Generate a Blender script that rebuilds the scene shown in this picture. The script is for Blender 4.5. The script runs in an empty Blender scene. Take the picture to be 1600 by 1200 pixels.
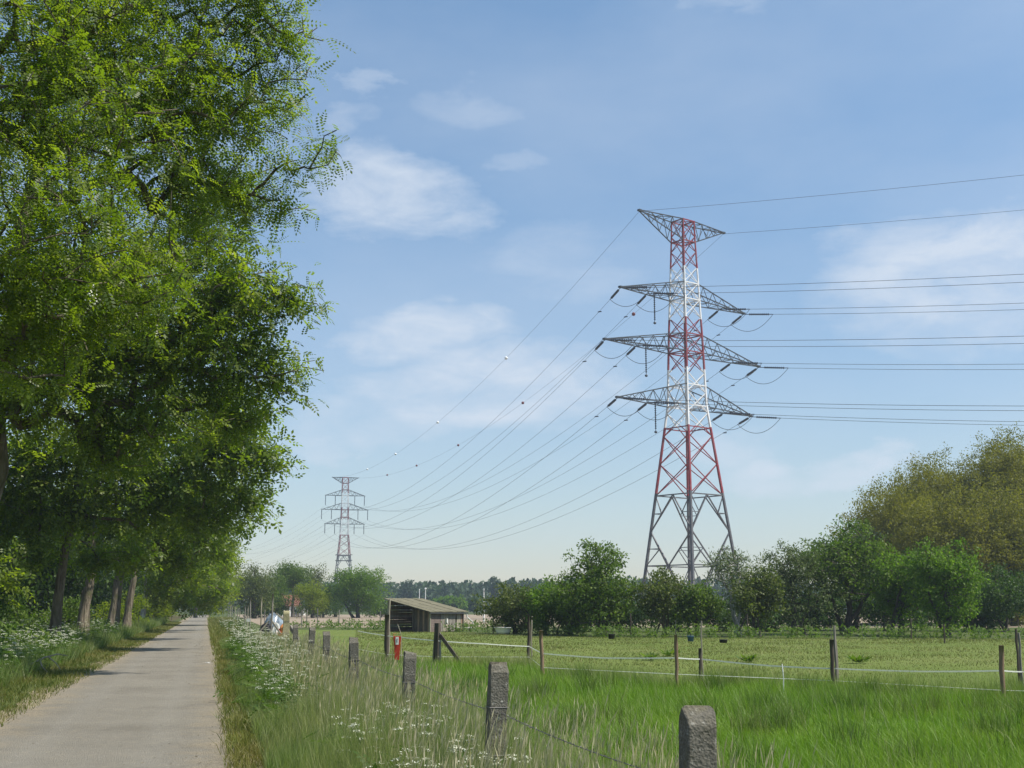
import bpy, math, random
import numpy as np
from mathutils import Vector
R = math.radians
rng = np.random.default_rng(7)
random.seed(7)
sc = bpy.context.scene
col = sc.collection

# ------------------------------------------------------------------ camera
EYE = 1.65
F = 2000.0                                   # focal length in pixels of the 1600 px wide photograph
PITCH = math.atan(350 / F)
cam_d = bpy.data.cameras.new('camera')
cam_d.sensor_width = 36.0
cam_d.lens = 36.0 * F / 1600
cam_d.clip_start = 0.1
cam_d.clip_end = 6000
cam = bpy.data.objects.new('camera', cam_d)
col.objects.link(cam)
cam.location = (0, 0, EYE)
cam.rotation_euler = (R(90) + PITCH, 0, 0)
sc.camera = cam

# ------------------------------------------------------------------ sun, sky, exposure
SUN_AZ = R(104)          # clockwise from the view direction (+Y) towards the right (+X)
SUN_EL = R(55)
sun_dir = Vector((math.sin(SUN_AZ) * math.cos(SUN_EL), math.cos(SUN_AZ) * math.cos(SUN_EL), math.sin(SUN_EL)))
ld = bpy.data.lights.new('sun', 'SUN')
ld.energy = 5.0
ld.angle = R(0.53)
ld.color = (1.0, 0.95, 0.86)
sun = bpy.data.objects.new('sun', ld)
col.objects.link(sun)
sun.rotation_euler = sun_dir.to_track_quat('Z', 'Y').to_euler()

sc.view_settings.view_transform = 'Standard'
sc.view_settings.look = 'None'
sc.view_settings.gamma = 1.0
sc.view_settings.exposure = 0.40
sc.view_settings.use_curve_mapping = False

def at(u, v, Y):
    """point at world depth Y that lies on the line of sight through pixel (u, v) of the photograph"""
    a = (u - 800) / F; b = (600 - v) / F
    y = math.cos(PITCH) - b * math.sin(PITCH); w = math.sin(PITCH) + b * math.cos(PITCH)
    t = Y / y
    return np.array((a * t, Y, EYE + w * t))
def sky_angles(u, v):
    p = at(u, v, 1.0); p[2] -= EYE
    return math.atan2(p[0], p[1]), math.atan2(p[2], math.hypot(p[0], p[1]))

world = bpy.data.worlds.new('World')
sc.world = world
world.use_nodes = True
wn = world.node_tree.nodes; wl = world.node_tree.links
wn.clear()
def wnode(t, **k):
    n = wn.new(t)
    for a, b in k.items(): setattr(n, a, b)
    return n
def wmath(op, a, b=None, c=None, clamp=False):
    n = wn.new('ShaderNodeMath'); n.operation = op; n.use_clamp = clamp
    for i, x in enumerate((a, b, c)):
        if x is None: continue
        if isinstance(x, (int, float)): n.inputs[i].default_value = x
        else: wl.new(x, n.inputs[i])
    return n.outputs[0]
w_out = wnode('ShaderNodeOutputWorld'); w_bg = wnode('ShaderNodeBackground')
w_bg.inputs['Strength'].default_value = 0.118
sky = wnode('ShaderNodeTexSky', sky_type='NISHITA')
sky.sun_disc = False
sky.sun_elevation = SUN_EL
sky.sun_rotation = SUN_AZ
sky.altitude = 20
sky.air_density = 1.15; sky.dust_density = 0.25; sky.ozone_density = 1.3
tc = wnode('ShaderNodeTexCoord')
sep = wnode('ShaderNodeSeparateXYZ'); wl.new(tc.outputs['Generated'], sep.inputs[0])
az = wmath('ARCTAN2', sep.outputs[0], sep.outputs[1])
el = wmath('ARCSINE', sep.outputs[2])
# cloud field in azimuth / elevation, stretched sideways, with ragged displacement
cmb = wnode('ShaderNodeCombineXYZ')
wl.new(wmath('MULTIPLY', az, 1.0), cmb.inputs[0]); wl.new(wmath('MULTIPLY', el, 2.4), cmb.inputs[1])
def wnoise(scale, detail, rough, off=(0, 0, 0), dist=0.0):
    m = wnode('ShaderNodeMapping'); m.inputs['Location'].default_value = off
    wl.new(cmb.outputs[0], m.inputs[0])
    n = wnode('ShaderNodeTexNoise'); wl.new(m.outputs[0], n.inputs['Vector'])
    n.inputs['Scale'].default_value = scale; n.inputs['Detail'].default_value = detail
    n.inputs['Roughness'].default_value = rough; n.inputs['Distortion'].default_value = dist
    return n
n_disp = wnoise(8.0, 9, 0.62)
n_fine = wnoise(14.0, 8, 0.62, (3.1, 1.7, 0), 0.4)
sepd = wnode('ShaderNodeSeparateColor'); wl.new(n_disp.outputs['Color'], sepd.inputs[0])
daz = wmath('MULTIPLY', wmath('SUBTRACT', sepd.outputs[0], 0.5), 0.17)
del_ = wmath('MULTIPLY', wmath('SUBTRACT', sepd.outputs[1], 0.5), 0.085)
az2 = wmath('ADD', az, daz); el2 = wmath('ADD', el, del_)
clouds = [  # u, v, half width, half height (pixels of the photograph), amount
    (610, 300, 170, 75, 0.95), (730, 165, 115, 45, 0.42), (575, 120, 45, 24, 0.42), (520, 180, 75, 50, 0.5),
    (660, 520, 165, 58, 0.95), (760, 610, 250, 75, 1.0), (880, 600, 90, 50, 0.6), (1500, 430, 235, 120, 1.0), (1345, 728, 95, 34, 1.0),
    (1190, 745, 120, 36, 0.95), (525, 692, 60, 24, 0.7), (1130, 2, 120, 20, 0.4), (1150, 690, 90, 45, 0.6),
    (820, 255, 60, 22, 0.35), (860, 420, 190, 70, 0.4), (1250, 240, 260, 60, 0.12), (620, 650, 170, 60, 0.65)]
acc = None
for u, v, hw, hh, amt in clouds:
    a0, e0 = sky_angles(u, v)
    dx = wmath('DIVIDE', wmath('SUBTRACT', az2, a0), hw / F)
    dy = wmath('DIVIDE', wmath('SUBTRACT', el2, e0), hh / F)
    r2 = wmath('ADD', wmath('MULTIPLY', dx, dx), wmath('MULTIPLY', dy, dy))
    m = wmath('MULTIPLY', wmath('SUBTRACT', 1.15, r2, clamp=True), amt)
    acc = m if acc is None else wmath('MAXIMUM', acc, m)
# the same kind of small clouds everywhere outside the frame
n_far = wnoise(4.5, 7, 0.58, (11.3, 5.2, 2.0), 0.3)
far = wmath('MULTIPLY', wmath('SUBTRACT', n_far.outputs['Fac'], 0.54, clamp=True), 3.2, clamp=True)
out_of_view = wmath('MULTIPLY', wmath('SUBTRACT', wmath('ABSOLUTE', az), 0.40, clamp=True), 5.0, clamp=True)
above = wmath('MULTIPLY', wmath('SUBTRACT', el, 0.46, clamp=True), 5.0, clamp=True)
far = wmath('MULTIPLY', far, wmath('MAXIMUM', out_of_view, above))
acc = wmath('MAXIMUM', acc, far)
tex = wmath('ADD', wmath('MULTIPLY', n_fine.outputs['Fac'], 2.2), -0.36, clamp=True)
mask = wmath('MULTIPLY', acc, tex, clamp=True)
veil = wmath('MULTIPLY', wmath('SUBTRACT', wnoise(3.0, 5, 0.55, (7, 2, 1)).outputs['Fac'], 0.33, clamp=True), 0.75)
mask = wmath('MAXIMUM', mask, veil)
mask = wmath('MULTIPLY', mask, wmath('MULTIPLY', el, 9.0, clamp=True))
# fade in the low band
mixc = wnode('ShaderNodeMix', data_type='RGBA')
wl.new(wmath('MULTIPLY', mask, 0.85), mixc.inputs['Factor'])
tint = wnode('ShaderNodeMix', data_type='RGBA', blend_type='MULTIPLY'); tint.inputs['Factor'].default_value = 1.0
wl.new(sky.outputs[0], tint.inputs['A']); tint.inputs['B'].default_value = (.92, 1.03, 1.04, 1)
low = wnode('ShaderNodeValToRGB'); low.color_ramp.elements[0].position = 0.0; low.color_ramp.elements[0].color = (.72, .665, .745, 1)
low.color_ramp.elements[1].position = 0.55; low.color_ramp.elements[1].color = (1, 1, 1, 1)
wl.new(wmath('MAXIMUM', el, 0.0), low.inputs[0])
tint2 = wnode('ShaderNodeMix', data_type='RGBA', blend_type='MULTIPLY'); tint2.inputs['Factor'].default_value = 1.0
wl.new(tint.outputs['Result'], tint2.inputs['A']); wl.new(low.outputs[0], tint2.inputs['B'])
wl.new(tint2.outputs['Result'], mixc.inputs['A'])
mixc.inputs['B'].default_value = (4.5, 5.0, 5.7, 1)
wl.new(mixc.outputs['Result'], w_bg.inputs['Color'])
wl.new(w_bg.outputs[0], w_out.inputs['Surface'])

cy = sc.cycles
cy.use_denoising = True
cy.denoiser = 'OPENIMAGEDENOISE'; cy.denoising_input_passes = 'RGB_ALBEDO_NORMAL'; cy.denoising_prefilter = 'ACCURATE'
cy.max_bounces = 10; cy.diffuse_bounces = 4; cy.transmission_bounces = 6; cy.transparent_max_bounces = 6; cy.volume_bounces = 0
cy.caustics_reflective = False; cy.caustics_refractive = False

# ------------------------------------------------------------------ helpers: materials
MATS = {}
class MT:
    """small node-tree writer"""
    def __init__(s, name):
        s.m = bpy.data.materials.new(name); s.m.use_nodes = True
        s.n = s.m.node_tree.nodes; s.l = s.m.node_tree.links
        s.n.clear()
        s.out = s.n.new('ShaderNodeOutputMaterial')
        s.tc = s.n.new('ShaderNodeTexCoord'); s.geo = s.n.new('ShaderNodeNewGeometry')
        MATS[name] = s.m
    def put(s, sock, x):
        if isinstance(x, (int, float)): sock.default_value = x
        elif isinstance(x, tuple): sock.default_value = x if len(x) == len(sock.default_value) else tuple(x) + (1,)
        else: s.l.new(x, sock)
    def coord(s, scale=(1, 1, 1), src='Object'):
        mp = s.n.new('ShaderNodeMapping')
        s.l.new(s.geo.outputs['Position'] if src == 'World' else s.tc.outputs[src], mp.inputs[0])
        mp.inputs['Scale'].default_value = scale
        return mp.outputs[0]
    def noise(s, scale, detail=5, rough=.55, vec=None, dist=0.):
        n = s.n.new('ShaderNodeTexNoise')
        s.l.new(vec if vec is not None else s.coord(), n.inputs['Vector'])
        n.inputs['Scale'].default_value = scale; n.inputs['Detail'].default_value = detail
        n.inputs['Roughness'].default_value = rough; n.inputs['Distortion'].default_value = dist
        return n.outputs['Fac']
    def voronoi(s, scale, vec=None, feature='F1'):
        n = s.n.new('ShaderNodeTexVoronoi'); n.feature = feature
        s.l.new(vec if vec is not None else s.coord(), n.inputs['Vector'])
        n.inputs['Scale'].default_value = scale
        return n.outputs['Distance']
    def attr(s, name):
        n = s.n.new('ShaderNodeAttribute'); n.attribute_name = name
        return n.outputs['Fac']
    def ramp(s, fac, stops, interp='LINEAR'):
        n = s.n.new('ShaderNodeValToRGB'); n.color_ramp.interpolation = interp
        e = n.color_ramp.elements
        while len(e) > 1: e.remove(e[-1])
        e[0].position = stops[0][0]; e[0].color = tuple(stops[0][1]) + (1,)
        for p_, c_ in stops[1:]:
            x = e.new(p_); x.color = tuple(c_) + (1,)
        s.l.new(fac, n.inputs[0])
        return n.outputs[0]
    def mix(s, fac, a, b, blend='MIX'):
        n = s.n.new('ShaderNodeMix'); n.data_type = 'RGBA'; n.blend_type = blend
        s.put(n.inputs['Factor'], fac); s.put(n.inputs['A'], a); s.put(n.inputs['B'], b)
        return n.outputs['Result']
    def math(s, op, a, b=None, clamp=False):
        n = s.n.new('ShaderNodeMath'); n.operation = op; n.use_clamp = clamp
        s.put(n.inputs[0], a)
        if b is not None: s.put(n.inputs[1], b)
        return n.outputs[0]
    def bump(s, h, strength=.5, dist=.02):
        n = s.n.new('ShaderNodeBump'); n.inputs['Strength'].default_value = strength; n.inputs['Distance'].default_value = dist
        s.l.new(h, n.inputs['Height'])
        return n.outputs[0]
    def bsdf(s, color, rough=.8, metal=0., normal=None, spec=.3):
        b = s.n.new('ShaderNodeBsdfPrincipled')
        s.put(b.inputs['Base Color'], color); s.put(b.inputs['Roughness'], rough); s.put(b.inputs['Metallic'], metal)
        b.inputs['Specular IOR Level'].default_value = spec
        if normal is not None: s.l.new(normal, b.inputs['Normal'])
        return b.outputs[0]
    def done(s, shader):
        s.l.new(shader, s.out.inputs['Surface']); return s.m

def leaf_mat(name, c0, c1, c2=None, trans=.42, tcol=(1.35, 1.6, .55), rough=.55, spec=.25):
    t = MT(name)
    stops = [(0, c0), (1, c1)] if c2 is None else [(0, c0), (.6, c1), (1, c2)]
    c = t.ramp(t.attr('rnd'), stops)
    b = t.bsdf(c, rough, spec=spec)
    tr = t.n.new('ShaderNodeBsdfTranslucent')
    t.l.new(t.mix(1.0, c, tcol, 'MULTIPLY'), tr.inputs[0])
    mx = t.n.new('ShaderNodeMixShader'); mx.inputs[0].default_value = trans
    t.l.new(b, mx.inputs[1]); t.l.new(tr.outputs[0], mx.inputs[2])
    return t.done(mx.outputs[0])

def bark_mat(name, dark, light, scale=9., moss=None):
    t = MT(name)
    v = t.coord((scale, scale, scale * .16))
    n1 = t.noise(1.0, 6, .65, v, .6); n2 = t.noise(2.4, 3, .5)
    c = t.ramp(n1, [(.30, dark), (.62, light)])
    if moss: c = t.mix(t.math('MULTIPLY', t.math('SUBTRACT', n2, .48, True), 3.0, True), c, moss)
    return t.done(t.bsdf(c, .9, normal=t.bump(n1, 1.0, .14), spec=.15))

def wood_mat(name, dark, light, lichen=None, along=(14, 14, 1.2)):
    t = MT(name)
    v = t.coord(along)
    n1 = t.noise(1.0, 7, .65, v, .8); n2 = t.noise(3.0, 5, .6)
    c = t.ramp(n1, [(.30, dark), (.68, light)])
    c = t.mix(t.math('MULTIPLY', t.math('SUBTRACT', n2, .42, True), 1.2, True), c, tuple(x * .6 for x in dark))
    if lichen: c = t.mix(t.math('MULTIPLY', t.math('SUBTRACT', t.noise(9, 6, .6), .52, True), 5., True), c, lichen)
    return t.done(t.bsdf(c, .88, normal=t.bump(n1, .7, .012), spec=.15))

def plain_mat(name, color, rough=.6, metal=0., var=.25, scale=6., spec=.35):
    t = MT(name)
    n = t.noise(scale, 5, .6)
    c = t.ramp(n, [(.3, tuple(x * (1 - var) for x in color)), (.7, tuple(min(1, x * (1 + var * .5)) for x in color))])
    return t.done(t.bsdf(c, rough, metal, spec=spec))

def grass_mat(name, root, mid, tip, alt, trans=.35, spec=.3):
    t = MT(name)
    c = t.ramp(t.attr('along'), [(0, root), (.45, mid), (1, tip)])
    c = t.mix(t.math('MULTIPLY', t.attr('rnd'), .85), c, alt)
    patch = t.noise(.35, 4, .6, t.coord(src='World'))
    c = t.mix(t.math('MULTIPLY', t.math('SUBTRACT', patch, .40, True), 2.2, True), c, t.mix(1.0, c, (1.22, 1.05, .8), 'MULTIPLY'))
    b = t.bsdf(c, .5, spec=spec)
    tr = t.n.new('ShaderNodeBsdfTranslucent'); t.l.new(t.mix(1.0, c, (1.05, 1.2, .5), 'MULTIPLY'), tr.inputs[0])
    mx = t.n.new('ShaderNodeMixShader'); mx.inputs[0].default_value = trans
    t.l.new(b, mx.inputs[1]); t.l.new(tr.outputs[0], mx.inputs[2])
    return t.done(mx.outputs[0])

# ------------------------------------------------------------------ helpers: meshes
def link(o, parent=None):
    col.objects.link(o)
    if parent is not None: o.parent = parent
    return o
def tag(o, label=None, cat=None, group=None, kind=None):
    if label: o['label'] = label
    if cat: o['category'] = cat
    if group: o['group'] = group
    if kind: o['kind'] = kind
    return o
def empty(name, loc, label=None, cat=None, group=None, rz=0.):
    o = bpy.data.objects.new(name, None)
    o.empty_display_size = .3
    link(o); o.location = tuple(loc); o.rotation_euler = (0, 0, rz)
    return tag(o, label, cat, group)

class MB:
    """collects polygons; build() links them as one mesh object"""
    def __init__(s): s.v = []; s.f = []; s.k = 0
    def add(s, V, Fs):
        V = np.asarray(V, float).reshape(-1, 3)
        s.v.append(V); s.f.extend([tuple(i + s.k for i in f) for f in Fs]); s.k += len(V)
    def box(s, x0, x1, y0, y1, z0, z1):
        s.add([(x0, y0, z0), (x1, y0, z0), (x1, y1, z0), (x0, y1, z0), (x0, y0, z1), (x1, y0, z1), (x1, y1, z1), (x0, y1, z1)],
              [(3, 2, 1, 0), (4, 5, 6, 7), (0, 1, 5, 4), (1, 2, 6, 5), (2, 3, 7, 6), (3, 0, 4, 7)])
    def bar(s, p0, p1, w0, w1=None, h0=None, roll=None):
        """rectangular bar from p0 to p1"""
        p0 = np.asarray(p0, float); p1 = np.asarray(p1, float); w1 = w0 if w1 is None else w1
        h0 = w0 if h0 is None else h0; h1 = h0 * w1 / w0
        d = p1 - p0; L = np.linalg.norm(d)
        if L < 1e-6: return
        d /= L
        up = np.array(roll if roll is not None else ((0, 0, 1) if abs(d[2]) < .9 else (0.3, 1, 0)), float)
        a = np.cross(d, up); a /= np.linalg.norm(a); b = np.cross(a, d)
        V = []
        for p, w, h in ((p0, w0, h0), (p1, w1, h1)):
            for sx, sy in ((-1, -1), (1, -1), (1, 1), (-1, 1)): V.append(p + a * sx * w / 2 + b * sy * h / 2)
        s.add(V, [(3, 2, 1, 0), (4, 5, 6, 7), (0, 1, 5, 4), (1, 2, 6, 5), (2, 3, 7, 6), (3, 0, 4, 7)])
    def tube(s, P, r, n=6, caps=True, jitter=0., rs=None, ridge=0.):
        P = np.asarray(P, float); m = len(P)
        r = np.broadcast_to(np.asarray(r, float), (m,))
        T = np.gradient(P, axis=0); T /= np.maximum(np.linalg.norm(T, axis=1, keepdims=True), 1e-9)
        ref = np.array((0., 0, 1)) if abs(T[0][2]) < .9 else np.array((1., 0, 0))
        A = np.cross(T, ref); A /= np.maximum(np.linalg.norm(A, axis=1, keepdims=True), 1e-9); B = np.cross(T, A)
        th = np.linspace(0, 2 * math.pi, n, endpoint=False)
        rr = r[:, None] * np.ones((m, n))
        if jitter: rr = rr * (1 + jitter * (rs or rng).standard_normal((m, n)))
        if ridge: rr = rr * (1 + ridge * np.where(np.arange(n) % 2, 1, -1) * (.5 + (rs or rng).random(n)) + .03 * (rs or rng).standard_normal((m, n)))
        V = P[:, None, :] + rr[..., None] * (np.cos(th)[None, :, None] * A[:, None, :] + np.sin(th)[None, :, None] * B[:, None, :])
        Fs = []
        for i in range(m - 1):
            for j in range(n):
                k = (j + 1) % n
                Fs.append((i * n + j, i * n + k, (i + 1) * n + k, (i + 1) * n + j))
        if caps: Fs += [tuple(range(n)), tuple(range((m - 1) * n + n - 1, (m - 1) * n - 1, -1))]
        s.add(V.reshape(-1, 3), Fs)
    def lathe(s, prof, n=12, c=(0, 0, 0), sx=1., sy=1.):
        V = []; m = len(prof)
        for r, z in prof:
            for j in range(n):
                t = 2 * math.pi * j / n
                V.append((c[0] + r * sx * math.cos(t), c[1] + r * sy * math.sin(t), c[2] + z))
        Fs = [(i * n + j, i * n + (j + 1) % n, (i + 1) * n + (j + 1) % n, (i + 1) * n + j) for i in range(m - 1) for j in range(n)]
        s.add(V, Fs)
    def build(s, name, mat, parent=None, smooth=False, loc=None, origin=None):
        me = bpy.data.meshes.new(name)
        V = np.concatenate(s.v) if s.v else np.zeros((0, 3))
        if origin is not None: V = V - np.asarray(origin)
        me.from_pydata(V.tolist(), [], s.f)
        me.materials.append(MATS[mat])
        if smooth: me.polygons.foreach_set('use_smooth', [True] * len(me.polygons))
        me.update()
        o = link(bpy.data.objects.new(name, me), parent)
        if loc is not None: o.location = tuple(loc)
        return o

def raw_mesh(name, V, nper, mat, attrs=None, parent=None, smooth=False):
    """V: (N*nper, 3); every nper consecutive vertices are one polygon"""
    V = np.ascontiguousarray(V.reshape(-1, 3), dtype=np.float32)
    nv = len(V); npoly = nv // nper
    me = bpy.data.meshes.new(name)
    me.vertices.add(nv); me.vertices.foreach_set('co', V.ravel())
    me.loops.add(nv); me.loops.foreach_set('vertex_index', np.arange(nv, dtype=np.int32))
    me.polygons.add(npoly); me.polygons.foreach_set('loop_start', np.arange(0, nv, nper, dtype=np.int32))
    me.update(calc_edges=True)
    for nm, (dom, data) in (attrs or {}).items():
        a = me.attributes.new(nm, 'FLOAT', dom); a.data.foreach_set('value', np.ascontiguousarray(data, dtype=np.float32).ravel())
    me.materials.append(MATS[mat])
    return link(bpy.data.objects.new(name, me), parent)

def unit(v): return v / np.maximum(np.linalg.norm(v, axis=-1, keepdims=True), 1e-9)
def rand_dirs(n, g=rng): return unit(g.standard_normal((n, 3)))

# ------------------------------------------------------------------ leaves
def leaf_quads(P, D, N, L, W):
    """diamond leaves: base P, direction D, plane normal N, length L, width W -> (n,4,3)"""
    S = unit(np.cross(D, N))
    L = np.asarray(L).reshape(-1, 1); W = np.asarray(W).reshape(-1, 1)
    return np.stack([P, P + D * L * .45 + S * W * .5, P + D * L, P + D * L * .45 - S * W * .5], axis=1)

def pinnate_template(pairs, length, ll, lw, spread=72):
    Q = []
    for i in range(1, pairs + 1):
        x = length * (i + .25) / (pairs + 1)
        k = math.sin(math.pi * (i + .8) / (pairs + 2)) ** .4
        for sgn in (1, -1):
            a = R(spread) * sgn
            d = np.array((math.cos(a), math.sin(a), -.18)); p = np.array((x, sgn * lw * .12, -.9 * x * x))
            s_ = np.array((-math.sin(a), math.cos(a), 0.))
            Q.append([p, p + d * ll * k * .5 + s_ * lw * k * .5, p + d * ll * k, p + d * ll * k * .5 - s_ * lw * k * .5])
    p = np.array((length * .98, 0, -.9 * length ** 2)); d = np.array((1, 0, -.5)); s_ = np.array((0, 1., 0))
    Q.append([p, p + d * ll * .5 + s_ * lw * .5, p + d * ll, p + d * ll * .5 - s_ * lw * .5])
    return np.array(Q)          # (q,4,3)

PIN_NEAR = [pinnate_template(5, .25, .058, .030), pinnate_template(4, .20, .060, .034, 60), pinnate_template(6, .30, .052, .026, 80)]
PIN_MID = pinnate_template(4, .26, .085, .048)
PIN_FAR = pinnate_template(2, .26, .135, .080)

def place_template(T, P, D, N, scale):
    X = D; Y = unit(np.cross(N, X)); Z = np.cross(X, Y)
    M = np.stack([X, Y, Z], axis=1)                      # rows: local axes
    q = np.einsum('qkc,ncd->nqkd', T, M) * scale[:, None, None, None]
    return (q + P[:, None, None, :]).reshape(-1, 4, 3)

# ------------------------------------------------------------------ trees
def grow(base, trunk_pts, tips, g, seg=.8, sag=.10):
    """connect every tip to the growing skeleton; returns node positions, parents, and tip node ids"""
    nodes = [np.array(p) for p in trunk_pts]; par = [-1] + list(range(len(trunk_pts) - 1))
    ntrunk = len(nodes)
    top = trunk_pts[-1]
    tips = np.asarray(tips)
    TP = np.asarray(trunk_pts)
    dist = np.min(np.linalg.norm(tips[:, None, :] - TP[None], axis=2), axis=1)
    order = np.argsort(dist)
    arr = np.zeros((len(nodes) + len(tips) * 14, 3)); arr[:len(nodes)] = nodes; k = len(nodes)
    tip_ids = []; tip_dirs = []
    lo = max(1, int(ntrunk * .30))
    for ti in order:
        t = tips[ti]
        A = arr[lo:k]
        d = t - A
        L = np.linalg.norm(d, axis=1)
        down = np.maximum(0, -d[:, 2])                     # starting above the tip is unlikely
        cost = L + .8 * down
        j = lo + int(np.argmin(cost)); p0 = arr[j]; L = np.linalg.norm(t - p0)
        n = max(1, min(12, int(L / seg)))
        prev = j
        for s_ in range(1, n + 1):
            f = s_ / n
            q = p0 * (1 - f) + t * f
            q = q + np.array((0, 0, sag * L * math.sin(math.pi * f)))
            if s_ < n: q = q + g.standard_normal(3) * .07 * min(L, 2.5)
            arr[k] = q; par.append(prev); prev = k; k += 1
        tip_ids.append(prev); tip_dirs.append(arr[prev] - arr[par[prev]])
    return arr[:k], par, tip_ids, unit(np.array(tip_dirs)), ntrunk, order

def tree_wood(arr, par, tip_ids, ntrunk, r_trunk, r_twig, expo=.5):
    n = len(arr)
    cnt = np.zeros(n)
    for t in tip_ids: cnt[t] += 1
    for i in range(n - 1, 0, -1): cnt[par[i]] += cnt[i]
    rad = r_twig * np.maximum(cnt, 1) ** expo
    mx = rad[ntrunk:].max() if n > ntrunk else r_trunk
    if mx > r_trunk * .6: 
        s_ = r_trunk * .6 / mx
        rad = np.maximum(rad * s_, r_twig * .7)
    kids = [[] for _ in range(n)]
    for i in range(1, n): kids[par[i]].append(i)
    chains = []
    used = np.zeros(n, bool)
    for i in range(ntrunk, n):
        if used[i]: continue
        ch = [par[i], i]; used[i] = True; c = i
        while kids[c]:
            nx = [q for q in kids[c] if not used[q]]
            if not nx: break
            c = max(nx, key=lambda q: cnt[q]); used[c] = True; ch.append(c)
        chains.append(ch)
    return rad, chains

def lobes_from_crown(c, r, n, g, squash=.8):
    """sub-lobes spread through the main ellipsoid c, r"""
    L = []
    for i in range(n):
        d = g.standard_normal(3); d /= np.linalg.norm(d)
        f = .42 + .26 * g.random()
        rr = (.46 + .2 * g.random())
        L.append((c + d * r * f, r * rr * np.array((1, 1, squash))))
    L.append((np.array(c), np.array(r) * .68))
    return L

def sample_lobes(L, n, g, shell=.45):
    vol = np.array([np.prod(r) ** (2 / 3) for _, r in L]); pr = vol / vol.sum()
    out = []
    for (c, r), m in zip(L, g.multinomial(n, pr)):
        d = rand_dirs(m, g); rad = g.random(m) ** shell
        out.append(c + d * rad[:, None] * r)
    return np.concatenate(out)

def make_tree(name, label, cat, base, trunk_path, tips, leaf, r_trunk, bark, leafmat, g, group=None, r_twig=.012, trunk_sides=9,
              flare=1.6, blossoms=0, seg=.8, extra_trunks=(), skip_root=False, center=None):
    base = np.asarray(base, float)
    root = empty(name, base, label, cat, group)
    arr, par, tip_ids, tip_dirs, nt, order = grow(base, trunk_path, tips, g, seg)
    rad, chains = tree_wood(arr, par, tip_ids, nt, r_trunk, r_twig)
    m = MB()
    TP = np.asarray(trunk_path)
    h = np.linspace(0, 1, nt)
    tr = r_trunk * (1 - .62 * h); tr[0] *= flare
    if nt > 2: tr[1] *= 1 + (flare - 1) * .25
    m.tube(TP, tr, trunk_sides * 2, jitter=.03, rs=g, ridge=.07)
    for P2, rr in extra_trunks:
        P2 = np.asarray(P2); hh = np.linspace(0, 1, len(P2))
        m.tube(P2, rr * (1 - .5 * hh) * np.where(hh == 0, flare, 1), trunk_sides * 2, jitter=.03, rs=g, ridge=.07)
    m.build('trunk', bark, root, True, origin=base)
    b = MB()
    for ch in chains:
        P = arr[ch]; rr = rad[ch].copy()
        if base[1] > 45 and rr[1:].max() < base[1] * .00019: continue          # twigs too thin to be seen from the path
        if ch[0] < nt: rr[0] = rr[1] * 1.15
        else: rr[0] = min(rr[0], rr[1] * 1.2)
        b.tube(P, rr, 4 if rr.max() < .05 else 6, caps=False)
    if b.v: b.build('branches', bark, root, True, origin=base)
    # foliage
    tipP = arr[tip_ids]; n = len(tipP)
    Q = []; Rn = []
    cc = tipP.mean(0) if center is None else np.asarray(center)
    if leaf['kind'] == 'pinnate':
        k = leaf['per']; T = leaf['template']
        f = g.random((n, k))
        P = tipP[:, None, :] - tip_dirs[:, None, :] * (f * leaf['spray'])[..., None] + g.standard_normal((n, k, 3)) * leaf.get('jit', .12)
        P = P.reshape(-1, 3)
        D = unit(np.repeat(tip_dirs, k, 0) * .6 + rand_dirs(n * k, g) * 1.0 + np.array((0, 0, -.25)))
        N = unit(rand_dirs(n * k, g) * .55 + np.array((0.25, -.1, .8)))
        scale = leaf['scale'] * (.6 + .75 * g.random(n * k))
        cl = np.repeat(g.random(n), k); on_ = g.random(n * k)
        for ti, T1 in enumerate(T):
            sel = np.arange(ti, n * k, len(T))
            Q.append(place_template(T1, P[sel], D[sel], N[sel], scale[sel]))
            Rn.append(np.repeat(np.clip(.6 * cl[sel] + .4 * on_[sel], 0, 1), len(T1)) * (.85 + .3 * g.random(len(sel) * len(T1))))
    else:
        k = leaf['per']; rad_c = leaf['radius']
        d = rand_dirs(n * k, g); rr = rad_c * g.random(n * k) ** .5 * np.repeat(.7 + .6 * g.random(n), k)
        P = np.repeat(tipP, k, 0) + d * rr[:, None] * np.array((1, 1, .75))
        D = unit(d * .5 + rand_dirs(n * k, g) + np.array((0, 0, leaf.get('droop', -.2))))
        N = unit(rand_dirs(n * k, g) * .8 + d * .5 + np.array((0.1, -.1, .55)))
        s_ = leaf['size'] * (.7 + .6 * g.random(n * k))
        q = leaf_quads(P, D, N, s_, s_ * leaf.get('aspect', .62))
        clump = np.repeat(g.random(n), k); one = g.random(n * k)
        Q.append(q); Rn.append(np.clip(.6 * clump + .4 * one, 0, 1))
    Q = np.concatenate(Q) - base; Rn = np.concatenate(Rn)
    cr = raw_mesh('crown', Q, 4, leafmat, {'rnd': ('FACE', Rn)}, root)
    cr['kind'] = 'stuff'
    if blossoms:
        ids = g.choice(n, blossoms, replace=False)
        bp = np.repeat(tipP[ids], 26, 0) + g.standard_normal((blossoms * 26, 3)) * np.array((.035, .035, .07)) + np.array((0, 0, -.12)) - base
        dq = leaf_quads(bp, rand_dirs(len(bp), g), rand_dirs(len(bp), g), np.full(len(bp), .026), np.full(len(bp), .022))
        bl = raw_mesh('blossom', dq, 4, 'blossom', None, root); bl['kind'] = 'stuff'
    return root

def bent_trunk(base, top, g, n=9, wob=.06):
    base = np.asarray(base, float); top = np.asarray(top, float)
    L = np.linalg.norm(top - base)
    P = [base + (top - base) * (i / (n - 1)) + (g.standard_normal(3) * np.array((1, 1, 0)) * wob * L * .35 * (1 if 0 < i else 0)) for i in range(n)]
    P[0] = P[0] + np.array((0, 0, -.15))
    return P

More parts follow.
